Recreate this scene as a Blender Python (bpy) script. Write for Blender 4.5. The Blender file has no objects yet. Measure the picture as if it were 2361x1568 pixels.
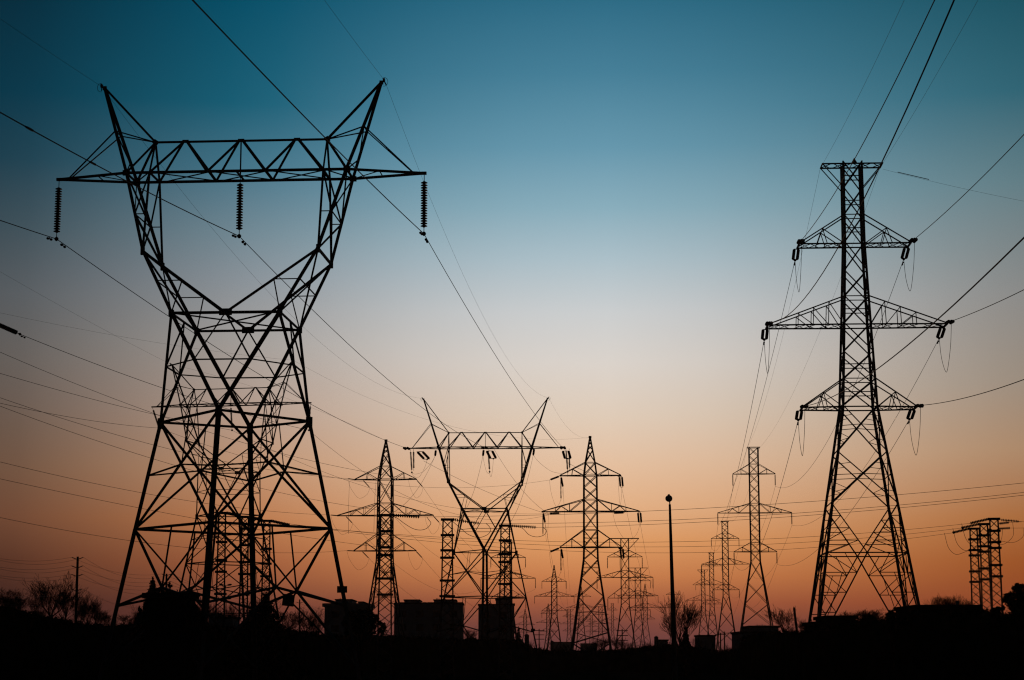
import bpy, math, random
from mathutils import Vector, Matrix
R = math.radians
SC = bpy.context.scene
COL = SC.collection
random.seed(7)

# ------------------------------------------------------------------ camera
PITCH, EYE, FPX, IW, IH = 9.155, 1.7, 4554.6, 2361.0, 1568.0
cam_d = bpy.data.cameras.new('camera')
cam = bpy.data.objects.new('camera', cam_d); COL.objects.link(cam)
cam_d.sensor_width = 36.0; cam_d.lens = 36.0 * FPX / IW
cam_d.clip_start = 0.5; cam_d.clip_end = 20000
cam.location = (0, 0, EYE); cam.rotation_euler = (R(90 + PITCH), 0, 0)
SC.camera = cam
CP, SP = math.cos(R(PITCH)), math.sin(R(PITCH))

def ray(px, py):
    u, v = px - IW / 2, IH / 2 - py
    return Vector((u, FPX * CP - v * SP, FPX * SP + v * CP))
def at(px, py, Y):
    """world point seen at photo position (px, py) at ground distance Y"""
    d = ray(px, py)
    return Vector((0, 0, EYE)) + d * (Y / d.y)
def mpp(px, py, Y):
    return (at(px + 1, py, Y) - at(px, py, Y)).x

# ------------------------------------------------------------------ sky, sun, exposure
SC.view_settings.view_transform = 'Standard'
SC.view_settings.look = 'None'
SC.view_settings.exposure = 0.0
SC.view_settings.gamma = 1.0
SC.render.engine = 'CYCLES'
SC.cycles.pixel_filter_type = 'BLACKMAN_HARRIS'; SC.cycles.filter_width = 1.2
def lin(c):
    return [((x / 255) / 12.92 if x <= 10 else (((x / 255) + 0.055) / 1.055) ** 2.4) for x in c]
W = bpy.data.worlds.new('World'); SC.world = W; W.use_nodes = True
nt = W.node_tree; nt.nodes.clear()
def N(t, **k):
    n = nt.nodes.new(t)
    for a, b in k.items(): setattr(n, a, b)
    return n
L = nt.links.new
tc = N('ShaderNodeTexCoord'); sx = N('ShaderNodeSeparateXYZ'); L(tc.outputs['Generated'], sx.inputs[0])
def ramp(stops, interp='EASE'):
    r = N('ShaderNodeValToRGB'); cr = r.color_ramp; cr.interpolation = interp
    while len(cr.elements) > 1: cr.elements.remove(cr.elements[-1])
    for i, (p, c) in enumerate(stops):
        e = cr.elements[0] if i == 0 else cr.elements.new(p)
        e.position = p; e.color = (*c, 1)
    return r
# dusk colours by height above the horizon, measured towards four compass directions
SKYTOP = 0.36
def elev(y): return ray(IW / 2, y).normalized().z
def azp(px): return (math.atan2(px - IW / 2, FPX) + math.pi) / (2 * math.pi)
SKY_MID = [(1530, (92, 52, 56)), (1480, (108, 62, 62)), (1440, (125, 69, 61)), (1390, (165, 92, 63)), (1330, (205, 129, 79)), (1250, (226, 158, 102)),
           (1170, (231, 179, 135)), (1070, (231, 194, 162)), (960, (226, 206, 186)), (840, (221, 213, 205)), (720, (205, 208, 209)),
           (600, (174, 194, 203)), (480, (138, 175, 190)), (340, (102, 152, 174)), (170, (70, 128, 153)), (0, (45, 108, 134))]
SKY_LEFT = [(1530, (40, 20, 24)), (1480, (45, 24, 27)), (1400, (45, 24, 26)), (1300, (79, 46, 35)), (1200, (106, 68, 50)), (1100, (107, 78, 61)), (1000, (102, 83, 71)),
            (850, (96, 90, 86)), (700, (84, 89, 93)), (550, (58, 76, 85)), (400, (26, 62, 77)), (250, (4, 54, 72)), (0, (2, 42, 58))]
SKY_NEAR = [(1530, (70, 36, 40)), (1480, (78, 42, 44)), (1400, (110, 58, 48)), (1300, (160, 92, 59)), (1200, (187, 122, 79)), (1080, (192, 147, 114)), (950, (181, 156, 140)),
            (800, (165, 159, 154)), (650, (139, 148, 155)), (550, (116, 139, 150)), (400, (70, 118, 138)), (250, (22, 96, 119)), (0, (0, 80, 105))]
SKY_RIGHT = [(1530, (78, 34, 30)), (1480, (92, 42, 34)), (1390, (142, 67, 36)), (1300, (156, 83, 38)), (1200, (170, 107, 60)), (1050, (173, 137, 106)), (900, (156, 141, 126)),
             (700, (139, 139, 137)), (450, (98, 127, 135)), (250, (48, 102, 118)), (0, (22, 80, 96))]
def ramp(stops, interp='LINEAR'):
    r = N('ShaderNodeValToRGB'); cr = r.color_ramp; cr.interpolation = interp
    while len(cr.elements) > 1: cr.elements.remove(cr.elements[-1])
    for i, (p, c) in enumerate(stops):
        e = cr.elements[0] if i == 0 else cr.elements.new(p)
        e.position = p; e.color = (*c, 1)
    return r
mr = N('ShaderNodeMapRange'); mr.inputs[1].default_value = -0.04; mr.inputs[2].default_value = SKYTOP
L(sx.outputs['Z'], mr.inputs[0])
def column_ramp(tab):
    st = [(0.0, [.6 * v for v in lin(tab[0][1])])]
    for y, c in tab: st.append(((elev(y) + 0.04) / (SKYTOP + 0.04), lin(c)))
    st.append((1.0, [.8 * v for v in lin(tab[-1][1])]))
    r = ramp(st); L(mr.outputs[0], r.inputs[0]); return r
az = N('ShaderNodeMath', operation='ARCTAN2'); L(sx.outputs['X'], az.inputs[0]); L(sx.outputs['Y'], az.inputs[1])
ma = N('ShaderNodeMapRange'); ma.inputs[1].default_value = -math.pi; ma.inputs[2].default_value = math.pi
L(az.outputs[0], ma.inputs[0])
def az_ramp(tab):
    r = ramp([(azp(p), (v, v, v)) for p, v in tab]); L(ma.outputs[0], r.inputs[0]); return r
def mixc(a, b, f, mode='MIX'):
    m = N('ShaderNodeMix', data_type='RGBA', blend_type=mode)
    if f is None: m.inputs['Factor'].default_value = 1
    else: L(f, m.inputs['Factor'])
    L(a, m.inputs[6]); L(b, m.inputs[7]); return m.outputs[2]
c1_ = mixc(column_ramp(SKY_LEFT).outputs[0], column_ramp(SKY_NEAR).outputs[0], az_ramp([(0, 0), (200, .30), (400, .66), (580, 1)]).outputs[0])
c2_ = mixc(c1_, column_ramp(SKY_MID).outputs[0], az_ramp([(580, 0), (750, .27), (950, .62), (1150, .87), (1380, 1)]).outputs[0])
c3_ = mixc(c2_, column_ramp(SKY_RIGHT).outputs[0], az_ramp([(1380, 0), (1600, .14), (1800, .36), (2000, .60), (2200, .84), (2361, 1)]).outputs[0])
# away from the glow and towards the zenith the dusk sky is dark
out = az_ramp([(-20000, .04), (-1800, .1), (-700, .4), (0, 1), (2361, 1), (3100, .4), (4200, .12), (20000, .05)])
mz = N('ShaderNodeMapRange'); mz.inputs[1].default_value = 0.36; mz.inputs[2].default_value = 0.9; mz.inputs[3].default_value = 1.0; mz.inputs[4].default_value = 0.12
L(sx.outputs['Z'], mz.inputs[0])
sky_col = mixc(mixc(c3_, out.outputs[0], None, 'MULTIPLY'), mz.outputs[0], None, 'MULTIPLY')
SUN_AZ = math.atan2(1400 - IW / 2, FPX)
ns = N('ShaderNodeTexSky', sky_type='NISHITA'); ns.sun_disc = False
ns.sun_elevation = R(-3.0); ns.sun_rotation = SUN_AZ
bg = N('ShaderNodeBackground'); bg.inputs['Strength'].default_value = 1.0
L(sky_col, bg.inputs['Color'])
bn = N('ShaderNodeBackground'); bn.inputs['Strength'].default_value = 0.01
L(ns.outputs[0], bn.inputs['Color'])
ad = N('ShaderNodeAddShader'); L(bg.outputs[0], ad.inputs[0]); L(bn.outputs[0], ad.inputs[1])
wo = N('ShaderNodeOutputWorld'); L(ad.outputs[0], wo.inputs['Surface'])

sun_d = bpy.data.lights.new('sun', 'SUN'); sun_d.energy = 0.25; sun_d.angle = R(3); sun_d.color = (1, .55, .3)
sun = bpy.data.objects.new('sun', sun_d); COL.objects.link(sun)
sd = -Vector((math.sin(SUN_AZ), math.cos(SUN_AZ), math.sin(R(0.8))))
sun.rotation_euler = sd.to_track_quat('-Z', 'Y').to_euler()

# ------------------------------------------------------------------ materials
def mat(name, col, rough=.6, metal=0.0, var=.35, scale=3.0, bump=0.0, spec=.5):
    m = bpy.data.materials.new(name); m.use_nodes = True
    t = m.node_tree; b = t.nodes['Principled BSDF']
    no = t.nodes.new('ShaderNodeTexNoise'); no.inputs['Scale'].default_value = scale; no.inputs['Detail'].default_value = 5
    tcn = t.nodes.new('ShaderNodeTexCoord'); t.links.new(tcn.outputs['Object'], no.inputs['Vector'])
    cr = t.nodes.new('ShaderNodeValToRGB')
    cr.color_ramp.elements[0].position = .3; cr.color_ramp.elements[1].position = .7
    cr.color_ramp.elements[0].color = (*[c * (1 - var) for c in col], 1)
    cr.color_ramp.elements[1].color = (*[min(1, c * (1 + var)) for c in col], 1)
    t.links.new(no.outputs['Fac'], cr.inputs[0]); t.links.new(cr.outputs[0], b.inputs['Base Color'])
    b.inputs['Roughness'].default_value = rough; b.inputs['Metallic'].default_value = metal
    b.inputs['Specular IOR Level'].default_value = 0.0 if rough >= .85 else spec
    if bump:
        bp = t.nodes.new('ShaderNodeBump'); bp.inputs['Strength'].default_value = bump
        t.links.new(no.outputs['Fac'], bp.inputs['Height']); t.links.new(bp.outputs[0], b.inputs['Normal'])
    return m
STEEL = mat('weathered_steel', (.085, .085, .09), .75, 0, .3, 1.5)
WIRE = mat('aluminium_wire', (.07, .07, .07), .8, 0, .2, 8)
CERAM = mat('brown_ceramic', (.05, .035, .03), .6, 0, .3, 6)
PAINT = mat('dark_wall_paint', (.03, .03, .032), .9, 0, .2, .5)
WOOD = mat('pole_wood', (.05, .04, .03), .85, 0, .4, 4)
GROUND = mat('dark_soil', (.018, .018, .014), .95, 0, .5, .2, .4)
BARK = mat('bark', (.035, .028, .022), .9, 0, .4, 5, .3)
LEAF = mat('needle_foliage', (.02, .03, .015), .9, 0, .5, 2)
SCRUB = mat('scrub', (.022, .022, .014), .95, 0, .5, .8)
CONC = mat('concrete_wall', (.34, .36, .40), .85, 0, .2, .5)
ROOF = mat('roof_felt', (.06, .055, .05), .9, 0, .3, .7)
GLASS = mat('window_glass', (.03, .035, .04), .15, 0, .2, 1)
LAMPM = mat('lamp_globe', (.25, .24, .23), .35, 0, .1, 3)
SIGNM = mat('sign_back', (.08, .08, .08), .6, 0, .2, 3)
PLAST = mat('tank_paint', (.10, .10, .11), .7, 0, .2, 2)

# ------------------------------------------------------------------ mesh helpers
class MB:
    K = 1.0
    def __init__(s): s.v = []; s.f = []
    def prism(s, p, q, r0, r1=None, n=4, rot=.785398, up=None):
        p = Vector(p); q = Vector(q); d = q - p
        if d.length < 1e-6: return
        d.normalize()
        u = Vector(up) if up is not None else (Vector((0, 0, 1)) if abs(d.z) < .95 else Vector((0, 1, 0)))
        a = d.cross(u).normalized(); b = a.cross(d)
        if r1 is None: r1 = r0
        i = len(s.v)
        for c, r in ((p, r0), (q, r1)):
            for k in range(n):
                t = rot + 2 * math.pi * k / n
                s.v.append(c + a * (r * math.cos(t)) + b * (r * math.sin(t)))
        for k in range(n):
            k2 = (k + 1) % n
            s.f.append((i + k, i + k2, i + n + k2, i + n + k))
        s.f.append(tuple(range(i + n - 1, i - 1, -1))); s.f.append(tuple(range(i + n, i + 2 * n)))
    def bar(s, p, q, w): s.prism(p, q, w * .7071 * MB.K)
    def angle(s, p, q, w, out):
        """L section of width w, the corner of the L pointing to 'out'"""
        w = w * (.5 + .5 * MB.K)
        p = Vector(p); q = Vector(q); d = (q - p).normalized()
        o = Vector(out); o = (o - d * o.dot(d)).normalized(); e = d.cross(o)
        a = (-o + e).normalized(); b = (-o - e).normalized(); t = .16 * w
        c = o * (w * .42)
        sec = [c, c + a * w, c + a * w + b * t, c + a * t + b * t, c + b * w + a * t, c + b * w]
        i = len(s.v)
        for base in (p, q):
            for x in sec: s.v.append(base + x)
        for k in range(6):
            k2 = (k + 1) % 6
            s.f.append((i + k, i + k2, i + 6 + k2, i + 6 + k))
        s.f.append((i + 3, i + 2, i + 1, i)); s.f.append((i + 5, i + 4, i + 3, i))
        s.f.append((i + 6, i + 7, i + 8, i + 9)); s.f.append((i + 6, i + 9, i + 10, i + 11))
    def box(s, c, sz, rz=0.0, rx=0.0):
        M = Matrix.Translation(Vector(c)) @ Matrix.Rotation(rz, 4, 'Z') @ Matrix.Rotation(rx, 4, 'Y')
        i = len(s.v)
        for x in (-.5, .5):
            for y in (-.5, .5):
                for z in (-.5, .5):
                    s.v.append(M @ Vector((x * sz[0], y * sz[1], z * sz[2])))
        for f in ((0, 1, 3, 2), (4, 6, 7, 5), (0, 4, 5, 1), (2, 3, 7, 6), (0, 2, 6, 4), (1, 5, 7, 3)):
            s.f.append(tuple(i + k for k in f))
    def tube(s, pts, r, n=6):
        i = len(s.v); m = len(pts)
        rr = r if isinstance(r, (list, tuple)) else [r] * m
        for j, p in enumerate(pts):
            d = (pts[min(j + 1, m - 1)] - pts[max(j - 1, 0)]).normalized()
            u = Vector((0, 0, 1)) if abs(d.z) < .97 else Vector((0, 1, 0))
            a = d.cross(u).normalized(); b = a.cross(d)
            for k in range(n):
                t = 2 * math.pi * k / n
                s.v.append(p + a * (rr[j] * math.cos(t)) + b * (rr[j] * math.sin(t)))
        for j in range(m - 1):
            for k in range(n):
                k2 = (k + 1) % n
                s.f.append((i + j * n + k, i + j * n + k2, i + (j + 1) * n + k2, i + (j + 1) * n + k))
        s.f.append(tuple(range(i + n - 1, i - 1, -1))); s.f.append(tuple(range(i + (m - 1) * n, i + m * n)))
    def lathe(s, p, q, prof, n=10):
        """prof: (distance along p->q in metres, radius)"""
        p = Vector(p); q = Vector(q); d = (q - p).normalized()
        u = Vector((0, 0, 1)) if abs(d.z) < .95 else Vector((0, 1, 0))
        a = d.cross(u).normalized(); b = a.cross(d); i = len(s.v)
        for t, r in prof:
            for k in range(n):
                g = 2 * math.pi * k / n
                s.v.append(p + d * t + a * (r * math.cos(g)) + b * (r * math.sin(g)))
        for j in range(len(prof) - 1):
            for k in range(n):
                k2 = (k + 1) % n
                s.f.append((i + j * n + k, i + j * n + k2, i + (j + 1) * n + k2, i + (j + 1) * n + k))
        s.f.append(tuple(range(i + n - 1, i - 1, -1))); e = i + (len(prof) - 1) * n; s.f.append(tuple(range(e, e + n)))
    def tri(s, c, size, nrm=None):
        d = Vector((random.gauss(0, 1), random.gauss(0, 1), random.gauss(0, 1))).normalized()
        e = Vector((random.gauss(0, 1), random.gauss(0, 1), random.gauss(0, 1))).normalized()
        e = (e - d * e.dot(d)).normalized(); i = len(s.v)
        s.v += [c + d * size, c - d * size * .6 + e * size * .5, c - d * size * .6 - e * size * .5]
        s.f.append((i, i + 1, i + 2))
    def build(s, name, m, parent=None, smooth=False):
        me = bpy.data.meshes.new(name)
        me.from_pydata([tuple(v) for v in s.v], [], s.f); me.update()
        me.materials.append(m)
        if smooth:
            for p in me.polygons: p.use_smooth = True
        o = bpy.data.objects.new(name, me); COL.objects.link(o)
        if parent: o.parent = parent
        return o
def tag(o, label=None, cat=None, group=None, kind=None):
    if label: o['label'] = label
    if cat: o['category'] = cat
    if group: o['group'] = group
    o['kind'] = kind or 'thing'
    return o
def empty(name, loc, label, cat, group=None, rz=0.0):
    o = bpy.data.objects.new(name, None); COL.objects.link(o); o.empty_display_size = .5
    o.location = loc; o.rotation_euler = (0, 0, rz)
    return tag(o, label, cat, group)
def lerp(a, b, t): return Vector(a) + (Vector(b) - Vector(a)) * t

# ------------------------------------------------------------------ ground
g = MB()
g.v = [Vector((-2190, -390, 0)), Vector((2190, -390, 0)), Vector((2190, 3090, 0)), Vector((-2190, 3090, 0))]; g.f = [(0, 1, 2, 3)]
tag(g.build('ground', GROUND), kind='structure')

# ------------------------------------------------------------------ insulators and wires
def string(A, B, label, disc=.15, n=14, group='insulator strings', seg=10, clamp=True, double=0.0, name='insulator_string', parts=True, gap=.12, core=.05, comb=False):
    """a string of porcelain discs from A (structure end) to B (wire end), two side by side when double > 0"""
    A = Vector(A); B = Vector(B); Ln = (B - A).length; d = (B - A).normalized()
    side = Vector((d.y, -d.x, 0))
    side = side.normalized() if side.length > 1e-3 else Vector((1, 0, 0))
    t = MB(); lk = MB()
    g0 = min(gap * Ln, .35); sp = (Ln - 2 * g0) / n
    offs = (-double / 2, double / 2) if double else (0,)
    for o in offs:
        a = A + side * o; b = B + side * o; prof = [(g0 - .02, .03)]
        for k in range(n):
            z = g0 + k * sp
            if comb: prof += [(z, core), (z + sp * .34, core * 1.2), (z + sp * .42, disc), (z + sp * .6, disc), (z + sp * .68, core * 1.2), (z + sp * .99, core)]
            else: prof += [(z, core), (z + sp * .15, core * 1.3), (z + sp * .42, disc * .93), (z + sp * .55, disc), (z + sp * .66, disc * .97), (z + sp * .74, disc * .5), (z + sp * .99, core)]
        prof.append((Ln - g0 + .02, .03))
        t.lathe(a, b, prof, seg)
        lk.prism(a + d * (0 if not double else .08), b - d * (0 if not double else .08), .022, n=6)
    if double:
        for c in (A + d * .08, B - d * .08): lk.prism(c - side * (double * .6), c + side * (double * .6), .05)
        lk.prism(A, A + d * .1, .04); lk.prism(B - d * .1, B, .04)
    if parts:
        e = empty(name, A, label, 'insulator', group)
        mv = lambda m: [v - A for v in m.v]
        t.v = mv(t); lk.v = mv(lk)
        t.build('discs', CERAM, e, True); lk.build('link', STEEL, e)
        if clamp:
            c = MB(); c.lathe(B - A - d * .12, B - A + d * .12, [(0, .03), (.05, .09), (.12, .12), (.19, .09), (.24, .03)], 8)
            c.build('clamp', STEEL, e, True)
    else:
        i = len(t.v); t.v += lk.v; t.f += [tuple(k + i for k in f) for f in lk.f]
        e = tag(t.build(name, CERAM), label, 'insulator', group)
    return B
def damper(m, p, d):
    """dumbbell vibration damper below the wire at p, along d"""
    d = d.normalized(); dn = Vector((0, 0, -1)); c = p + dn * .12
    m.prism(p, c, .025); m.prism(c - d * .26, c + d * .26, .018)
    for k in (-1, 1): m.lathe(c + d * (k * .2), c + d * (k * .36), [(0, .03), (.03, .07), (.13, .07), (.16, .03)], 8)
def wire(pts, r, label, group, name='power_line', cat='wire', dampers=()):
    m = MB(); base = Vector(pts[0]); m.tube([Vector(p) - base for p in pts], r, 6)
    o = tag(m.build(name, WIRE, None, True), label, cat, group); o.location = base
    for i, off in dampers:
        q = Vector(pts[i]); q2 = Vector(pts[i + 1 if i >= 0 else i - 1]); dd = (q2 - q).normalized()
        k = MB(); damper(k, q + dd * off - base, dd); k.build('vibration_damper', STEEL, o)
    return o
def sagged(A, B, sag, n=28):
    A = Vector(A); B = Vector(B); out = []
    for i in range(n + 1):
        t = i / n; p = A.lerp(B, t); p.z -= 4 * sag * t * (1 - t); out.append(p)
    return out
def sag_from(A, B, px):
    """sag that makes the span pass the photo height of one or more photo points"""
    A = Vector(A); B = Vector(B); best = 0; w = 0
    for x, y in px:
        lo, hi = 0.0, 1.0
        # solve for the span parameter whose photo column is x (monotonic)
        def col(t):
            p = A.lerp(B, t); dep = p.y * CP + (p.z - EYE) * SP; return IW / 2 + FPX * p.x / dep
        inc = col(1) > col(0)
        for _ in range(50):
            mid = (lo + hi) / 2
            if (col(mid) < x) == inc: lo = mid
            else: hi = mid
        t = (lo + hi) / 2; p = A.lerp(B, t); q = at(x, y, p.y); k = 4 * t * (1 - t)
        if k > .05: best += (p.z - q.z) / k; w += 1
    return best / max(1, w)
def span(A, B, via, r, label, group, **k):
    s = via if isinstance(via, (int, float)) else sag_from(A, B, via)
    return wire(sagged(A, B, s), r, label, group, **k)
def lead(A, hdir, pix, r, label, group, ext=2.0, sleeves=(), **k):
    """a wire from A towards and past the camera in the vertical plane of hdir, through photo points pix"""
    A = Vector(A); h = Vector((hdir[0], hdir[1], 0)).normalized(); data = []
    for j, (x, y) in enumerate(pix):
        d = ray(x, y)
        # A.xy + s h = t d.xy
        det = h.x * (-d.y) - h.y * (-d.x)
        s = ((-A.x) * (-d.y) - (-A.y) * (-d.x)) / det
        p = A + h * s; t = (p.y) / d.y
        data.append((s, EYE + d.z * t - A.z))
    if len(data) == 1:
        s, dz = data[0]; c2 = .00035 if s > 0 else .00035; c1 = dz / s - c2 * s
    else:
        s1, z1 = data[0]; s2, z2 = data[-1]
        c2 = (z2 / s2 - z1 / s1) / (s2 - s1); c1 = z1 / s1 - c2 * s1
        c2 = max(c2, 0.0); c1 = z2 / s2 - c2 * s2
    send = data[-1][0] * ext; pts = []
    for i in range(41):
        s = send * i / 40; p = A + h * s; p.z = A.z + c1 * s + c2 * s * s; pts.append(p)
    o = wire(pts, r, label, group, **k)
    for px in sleeves:                                  # compression joints on the conductor
        for a, b in zip(pts[:-1], pts[1:]):
            ca, cb = (IW / 2 + FPX * q.x / (q.y * CP + (q.z - EYE) * SP) for q in (a, b))
            if min(ca, cb) <= px <= max(ca, cb):
                c = lerp(a, b, (px - ca) / (cb - ca)); d = (b - a).normalized(); m = MB(); L_ = .45
                m.lathe(c - d * L_ - A, c + d * L_ - A, [(0, r), (.12, r * 2), (2 * L_ - .12, r * 2), (2 * L_, r)], 8)
                m.build('splice_sleeve', WIRE, o); break
    return o
def poly(pts, r, label, group, name='jumper_cable', n=18, **k):
    """smooth cable through a few points (Catmull-Rom)"""
    P = [Vector(p) for p in pts]; P = [P[0] * 2 - P[1]] + P + [P[-1] * 2 - P[-2]]; out = []
    for i in range(1, len(P) - 2):
        m = max(3, n // (len(P) - 3))
        for j in range(m):
            t = j / m; a, b, c, d = P[i - 1], P[i], P[i + 1], P[i + 2]
            out.append(.5 * ((2 * b) + (c - a) * t + (2 * a - 5 * b + 4 * c - d) * t * t + (3 * b - a - 3 * c + d) * t ** 3))
    out.append(P[-2])
    return wire(out, r, label, group, name=name, **k)
def loop(A, B, drop, r, label, group, **k):
    A = Vector(A); B = Vector(B); M = A.lerp(B, .5) - Vector((0, 0, drop)); q = (B - A) * .16
    return poly([A, A.lerp(M, .55) - q * .9, M - q * .6, M + q * .6, B.lerp(M, .55) + q * .9, B], r, label, group, n=30, **k)

# ------------------------------------------------------------------ horned (corset) towers
DIM = dict(xp=7.58, zp=32.26, xt=4.66, zt=29.13, xa=9.9, za=27.17, xb=5.92, yb=1.09, zb=27.2, xk=4.63, yk=2.12, zk=22.73,
           xw=2.83, yw=2.88, zw=19.28, w1=3.96, w2=5.16)
def horned_tower(label, X, Y, yaw, lift=0.0, group='horned lattice towers', detail=2, signs=True, peak=0.0, slim=.9):
    D = dict(DIM); D['zp'] += peak * 1.25; D['xp'] += peak * .36; lift = float(lift)
    for k in ('zp', 'zt', 'za', 'zb', 'zk', 'zw'): D[k] += lift
    z1LR, z1NF, z2 = 13.95 + lift, 14.1 + lift, 8.35 + lift
    root = empty('transmission_tower', (X, Y, 0), label, 'pylon', group, yaw); MB.K = slim
    V = Vector
    def ang(m, p, q, w, out): m.angle(p, q, w, out)
    slope = (D['w2'] - D['w1']) / (14.1 - 8.35); wb = D['w2'] + slope * z2
    dirs = {'L': V((-1, 0, 0)), 'N': V((0, -1, 0)), 'R': V((1, 0, 0)), 'F': V((0, 1, 0))}
    def c1(k): return dirs[k] * D['w1'] + V((0, 0, z1NF if k in 'NF' else z1LR))
    def c2(k): return dirs[k] * D['w2'] + V((0, 0, z2))
    def cb(k, z=0.0): return dirs[k] * (D['w2'] + slope * (z2 - z)) + V((0, 0, z))
    faces = [('L', 'N'), ('N', 'R'), ('R', 'F'), ('F', 'L')]
    # legs with their concrete footings
    for k in 'LNRF':
        m = MB(); m.angle(cb(k), c2(k), .24, dirs[k]); m.angle(c2(k), c1(k), .22, dirs[k])
        m.box(c1(k) + V((0, 0, -.05)) - dirs[k] * .02, (.25, .25, .55), .785)
        lg = m.build('leg', STEEL, root)
        f = MB(); f.prism(cb(k) - V((0, 0, .2)), cb(k) + V((0, 0, .45)), .42, .34, 10); f.build('footing', CONC, lg)
    def crossing(p1, q1, p2, q2):
        a = (p1 - p2).length; b = (q1 - q2).length; return lerp(p1, q2, a / (a + b)) if b else p1
    lo = MB()
    for a, b in faces:
        A1, B1, A2, B2 = c1(a), c1(b), c2(a), c2(b)
        lo.bar(A1, B1, .13); lo.bar(A2, B2, .14)
        xc = (A1 + B1) * .5; t = D['w1'] / (D['w1'] + D['w2'])
        C = lerp(A1, B2, t)
        lo.bar(A1, B2, .115); lo.bar(B1, A2, .115)
        lo.bar((A1 + B1) * .5, C, .055)
        for e1, e2 in ((A1, A2), (B1, B2)): lo.bar(lerp(e1, e2, .5), C, .085)
    lo.build('upper_body_bracing', STEEL, root)
    bo = MB(); zlow = 1.2 if lift < 2 else .8
    npan = 1 if lift < 3 else 2
    zs = [z2 - (z2 - zlow) * i / npan for i in range(npan + 1)]
    for a, b in faces:
        for i in range(npan):
            A1, B1, A2, B2 = cb(a, zs[i]), cb(b, zs[i]), cb(a, zs[i + 1]), cb(b, zs[i + 1])
            u1 = (A1 - B1).length; u2 = (A2 - B2).length; C = lerp(A1, B2, u1 / (u1 + u2))
            bo.bar(A1, C, .12); bo.bar(B1, C, .075); bo.bar(C, B2, .075); bo.bar(C, A2, .12)
            bo.bar((A1 + B1) * .5, C, .085 if npan == 1 else .06)
            zm = C.z - .85 * min(1, (zs[i] - zs[i + 1]) / 7)
            for k in (a, b): bo.bar(cb(k, zm), C, .13)
            if i: bo.bar(A1, B1, .12)
    bo.build('lower_body_bracing', STEEL, root)
    # waist: from the square L1 ring turned 45 degrees up to the rectangle under the horns
    wc = {(sx_, sy_): V((sx_ * D['xw'], sy_ * D['yw'], D['zw'])) for sx_ in (-1, 1) for sy_ in (-1, 1)}
    Gf, Gb = V((0, -D['yw'], D['zw'])), V((0, D['yw'], D['zw'])); Gl, Gr = V((-D['xw'], 0, D['zw'])), V((D['xw'], 0, D['zw']))
    wm = MB()
    legs8 = [((-1, -1), 'L'), ((-1, -1), 'N'), ((1, -1), 'N'), ((1, -1), 'R'), ((1, 1), 'R'), ((1, 1), 'F'), ((-1, 1), 'F'), ((-1, 1), 'L')]
    mids = []
    for w, k in legs8:
        wm.angle(c1(k), wc[w], .17, (wc[w] + c1(k)) * V((1, 1, 0)).length if False else V(((wc[w] + c1(k)).x, (wc[w] + c1(k)).y, 0)))
        mids.append(lerp(wc[w], c1(k), .485))
    for i in range(8): wm.bar(mids[i], mids[(i + 1) % 8], .075 if i % 2 else .065)
    for G, i, j in ((Gf, 1, 2), (Gr, 3, 4), (Gb, 5, 6), (Gl, 7, 0)):
        wm.bar(G, mids[i], .075); wm.bar(G, mids[j], .075)
    for p, q, w in (((-1, -1), (1, -1), .15), ((-1, 1), (1, 1), .13), ((-1, -1), (-1, 1), .10), ((1, -1), (1, 1), .10)): wm.bar(wc[p], wc[q], w)
    wm.bar(wc[(-1, -1)], wc[(1, 1)], .075); wm.bar(wc[(1, -1)] + V((0, 0, .06)), wc[(-1, 1)] + V((0, 0, .06)), .075)
    for G in (Gf, Gb): wm.box(G + V((0, 0, .03)), (.66, .1, .34))
    for p in wc.values(): wm.box(p, (.24, .24, .34))
    wm.build('waist', STEEL, root)
    # horns: arm from waist to the bridge and the earth wire peak
    for s in (-1, 1):
        hm = MB(); P = V((s * D['xp'], 0, D['zp'])); T = V((s * D['xt'], 0, D['zt']))
        tip = V((s * D['xa'], 0, D['za']))
        O = {}; K = {}; B = {}; I = {}; E = {}
        for y in (-1, 1):
            K[y] = V((s * D['xk'], y * D['yk'], D['zk'])); B[y] = V((s * D['xb'], y * D['yb'], D['zb'])); I[y] = V((s * D['xt'], y * D['yb'], D['zb']))
            Wc = wc[(s, y)]; G = Gf if y < 0 else Gb
            hm.angle(K[y], B[y], .19, V((s, y * .4, 0))); hm.angle(Wc, K[y], .19, V((s, y * .4, 0)))
            hm.bar(I[y], K[y], .115); hm.bar(K[y], G, .135)
            O[y] = lerp(B[y], K[y], .53); J = lerp(I[y], K[y], .53)
            hm.bar(O[y], J, .055); hm.bar(I[y], O[y], .075); hm.bar(O[y], K[y] * .5 + J * .5 if False else lerp(J, K[y], .98), .05) if False else None
            h1 = lerp(K[y], Wc, .48); h2 = lerp(K[y], G, .48)
            hm.bar(h1, h2, .055); hm.bar(h2, Wc, .065)
            hm.box(K[y], (.19, .19, .42))
        hm.bar(K[-1], K[1], .13)
        hm.bar(O[-1], O[1], .06); hm.bar(B[-1], O[1], .085); hm.bar(O[1], K[-1], .085); hm.bar(O[-1], K[1], .11); hm.bar(B[1], O[-1], .06)
        hm.bar(K[-1], wc[(s, 1)], .09); hm.bar(K[1], wc[(s, -1)], .07)
        h = [lerp(K[y], wc[(s, y)], .48) for y in (-1, 1)]; hm.bar(h[0], h[1], .06)
        hm.build('horn', STEEL, root)
        pm = MB()
        for y in (-1, 1):
            pm.angle(B[y], P, .185, V((s, y * .4, 0))); E[y] = lerp(P, B[y], .513)
            pm.bar(E[y], T, .065); pm.bar(T, B[y], .11)
        pm.bar(P, T, .13); pm.bar(E[-1], E[1], .06); pm.bar(E[-1], lerp(P, B[1], .8), .06); pm.bar(lerp(P, B[1], .8), B[-1], .06)
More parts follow.
